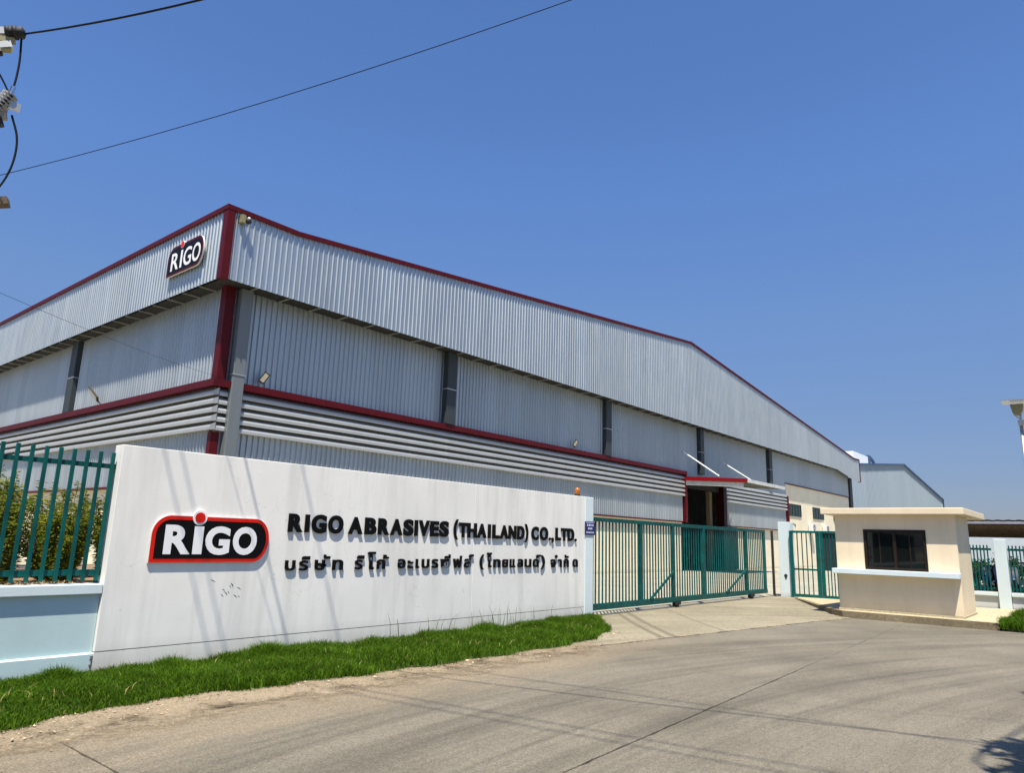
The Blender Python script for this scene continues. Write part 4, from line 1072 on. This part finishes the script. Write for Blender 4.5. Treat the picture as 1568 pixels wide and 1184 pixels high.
def tree(x, y, z0, trunk_h, r, nleaf, label, name='tree', lsize=.14, mat='leafdark', sq=.8, grp=None, cat='tree'):
    t = thing(name, label, cat, (x, y, z0), grp)
    tk = MB(); top = Vector((x, y, z0 + trunk_h))
    tk.tube([(x, y, z0), (x + .03 * r, y, z0 + trunk_h * .6), top], [.05 * r + .03, .04 * r + .02, .03 * r + .015], 8)
    C_, cl = top + Vector((0, 0, r * .6 * sq)), []
    for k in range(22):
        v = Vector((random.gauss(0, 1), random.gauss(0, 1), random.gauss(0, 1))).normalized() * r * random.uniform(.35, .95); v.z *= sq
        cl.append(C_ + v); tk.tube([top - Vector((0, 0, .2 * trunk_h)), (top + C_ + v) / 2, C_ + v], [.02 * r + .01, .012 * r + .006, .006], 5, False)
    tk.build('trunk', 'bark', t)
    per = nleaf // len(cl); P_, D_ = [], []
    for c in cl:
        q = rng.normal(size=(per, 3)) * r * .20; q[:, 2] *= .7
        P_.append(np.array(c) + q); D_.append(rng.normal(size=(per, 3)) + np.array([0, 0, -.2]))
    P_ = np.concatenate(P_); D_ = np.concatenate(D_); n = len(P_)
    V = leaf_cards(P_, D_, rng.uniform(.7, 1.3, n) * lsize, rng.uniform(.16, .26, n) * lsize); V -= np.array(origin(t))
    quads_mesh('crown', V, 4, [(0, 1, 2), (0, 2, 3)], mat, t)
for k, (x, y, h, r) in enumerate(((46.5, 3.1, .4, .9), (47, 1.6, .4, .9), (47, .2, .5, .9), (46, 6.0, .3, .8), (46.2, 4.5, .3, .85))):
    tree(x, y, .05, h, r, 2200, ['rounded dark shrub behind the motorcycles next to the pilaster', 'rounded dark shrub behind the motorcycles at the right edge', 'rounded dark shrub just outside the right edge', 'rounded dark shrub behind the motorcycles beside the booth wall', 'rounded dark shrub behind the motorcycles left of the pilaster'][k], 'garden_shrub', .16, cat='shrub')
# the roadside tree beside the camera whose shade falls on the road
tree(5.35, -1.08, -.03, 5.3, .82, 5200, 'slim roadside tree beside the road opposite the gate', 'roadside_tree', .24)

# ------------------------------------------------------------------ poles and cables
def pole(x, y, h, arms, label, rot=0):
    t = thing('utility_pole', label, 'utility pole', (x, y, 0))
    m = MB(); i = 0
    m.v = [(x + sx * .13, y + sy * .13, 0) for sx, sy in ((-1, -1), (1, -1), (1, 1), (-1, 1))] + [(x + sx * .085, y + sy * .085, h) for sx, sy in ((-1, -1), (1, -1), (1, 1), (-1, 1))]
    m.f = [(0, 3, 2, 1), (4, 5, 6, 7), (0, 1, 5, 4), (1, 2, 6, 5), (2, 3, 7, 6), (3, 0, 4, 7)]
    m.build('shaft', 'concretepole', t)
    for x0, x1, z in arms:
        a = box('crossarm', 'concretepole', t, x0, y - .2, z - .06, x1, y - .1, z + .06)
        n = max(2, int((x1 - x0) / .7) + 1)
        for k in range(n):
            xx = x0 + .1 + (x1 - x0 - .2) * k / (n - 1)
            MB().tube([(xx, y - .15, z + .06), (xx, y - .15, z + .10), (xx, y - .15, z + .12), (xx, y - .15, z + .17), (xx, y - .15, z + .2), (xx, y - .15, z + .25)], [.02, .02, .055, .04, .055, .03], 8).build('insulator', 'porcelain', a, True)
    return t
pA = pole(1.45, 11.3, 10.6, [(.45, 2.75, 10.0)], 'concrete utility pole behind the left fence')
# hardware that reaches into the picture at the upper left
q = MB().box(1.3, 11.18, 8.02, 2.06, 11.26, 8.12); q.build('crossarm', 'concretepole', pA)
ax = Vector((1.72, 11.05, 8.02)); bx = Vector((2.20, 10.79, 8.165))
dv = (bx - ax).normalized(); c0 = Vector((2.03, 10.84, 8.115))
q = MB().bar(ax, c0, .10, .10).build('strain_link', 'steel', pA)
seg = [(0, .03), (.01, .085), (.05, .095), (.055, .075), (.09, .075), (.095, .095), (.14, .095), (.145, .07), (.19, .085), (.21, .075), (.235, .03)]
MB().tube([c0 + dv * a for a, _ in seg], [r for _, r in seg], 14).build('strain_insulator', 'blackmat', pA, True)
MB().ball(tuple(bx + Vector((-.03, -.03, .02))), .028, 8, 6).build('clamp', 'chrome', pA, True)
MB().bar((1.5, 11.0, 7.85), (2.15, 10.80, 8.03), .07, .07).bar((1.5, 11.05, 7.70), (2.12, 10.82, 7.91), .10, .08).build('brace', 'olive', pA)
MB().bar((1.95, 10.9, 7.86), (2.13, 10.81, 7.95), .12, .09).build('bracket', 'steel', pA)
MB().tube([(1.9, 10.85, 7.72), (2.03, 10.83, 7.80)], .05, 8).build('clamp', 'blackmat', pA)
# surge arrester with sheds
a0, a1 = Vector((2.04, 10.80, 6.80)), Vector((2.21, 10.775, 7.24)); dv = a1 - a0
m = MB(); pr, rr = [], []
for k in range(9):
    pr += [a0 + dv * ((k + .1) / 9), a0 + dv * ((k + .5) / 9), a0 + dv * ((k + .9) / 9)]; rr += [.035, .10, .035]
m.tube(pr, rr, 12).build('arrester', 'porcelain', pA, True)
MB().bar((2.03, 10.74, 6.85), (2.22, 10.73, 7.22), .05, .04).build('blade', 'blackmat', pA)
MB().tube([(2.20, 10.775, 7.22), (2.225, 10.772, 7.36)], .03, 8).build('terminal', 'chrome', pA)
box('bracket', 'steel', pA, 2.20, 10.72, 7.03, 2.33, 10.78, 7.13)
MB().bar((1.5, 11.2, 6.75), (2.20, 10.77, 6.93), .10, .12).build('crossarm', 'concretepole', pA)
MB().tube([(2.12, 10.78, 6.86), (2.17, 10.78, 6.74)], .045, 8).build('fuse_tail', 'blackmat', pA)
MB().bar((1.5, 11.2, 5.46), (2.40, 10.74, 5.74), .16, .10).build('crossarm', 'bark', pA)
def curve3(pts, n=14):
    pts = [Vector(p) for p in pts]; P4 = [pts[0] * 2 - pts[1]] + pts + [pts[-1] * 2 - pts[-2]]; out = []
    for i in range(1, len(P4) - 2):
        p0, p1, p2, p3 = P4[i - 1:i + 3]
        for k in range(n):
            t = k / n; out.append(.5 * ((2 * p1) + (p2 - p0) * t + (2 * p0 - 5 * p1 + 4 * p2 - p3) * t * t + (3 * p1 - p0 - 3 * p2 + p3) * t ** 3))
    return out + [pts[-1]]
def wire(pts, r, label, name='power_cable', grp=None, n=6):
    o = MB().tube(pts, r, n).build(name, 'cable', None, True); return tag(o, label, 'cable', grp)
wire(curve3([bx, (2.229, 10.772, 7.803), (2.232, 10.772, 7.55), (2.222, 10.772, 7.35)]), .014, 'black jumper cable hanging from the topmost insulator')
wire(curve3([(2.26, 10.765, 6.95), (2.353, 10.745, 6.675), (2.371, 10.741, 6.394), (2.33, 10.75, 6.094), (2.22, 10.77, 5.80), (2.05, 10.85, 5.62)]), .014, 'black jumper cable looping below the arrester')
wire(curve3([(2.20, 10.775, 7.22), (2.10, 10.80, 7.40), (2.0, 10.82, 7.52), (1.8, 10.9, 7.6)]), .012, 'black jumper cable running back from the arrester to the pole')
def sag(a, b, s_, n=40):
    a, b = Vector(a), Vector(b); return [a.lerp(b, k / n) + Vector((0, 0, -4 * s_ * (k / n) * (1 - k / n))) for k in range(n + 1)]
# the heavy cable to the pole across the road
wire(sag(bx, (7.5, -8.5, 9.2), 1.30), .013, 'thick black cable running from the upper left insulator overhead')
wire(sag((1.85, 11.6, 5.97), (6.74, -1.45, 7.72), .35), .0045, 'thin wire crossing the sky from the left edge to the top')
wire(sag((1.75, 11.1, 4.80), (10.12, 19.5, 5.93), .10), .003, 'thin service wire running down to the corner of the hall')
pD = pole(7.9, -30, 10.6, [(6.8, 9.3, 10.0)], 'concrete utility pole far behind the viewer')
pB = pole(7.55, -1.5, 10.4, [(4.35, 7.75, 9.9)], 'concrete utility pole at the roadside right of the viewer')
for k, (xa, xb) in enumerate(((.64, 7.1), (.82, 7.5), (2.50, 9.05))):
    wire(sag((xa, 11.15, 10.2), (xb, -30.15, 10.2), .25), .011, ['overhead line nearest the left end of the high crossarm', 'overhead line second along the high crossarm', 'overhead line at the right end of the high crossarm'][k], grp='overhead lines above the road')
wire(curve3([(4.4, -1.7, 10.1), (3.9, -1.5, 9.7), (4.1, -1.2, 9.4), (5.2, -1.4, 9.7), (6.2, -1.6, 9.9)]), .02, 'jumper loop hanging from the roadside pole crossarm')
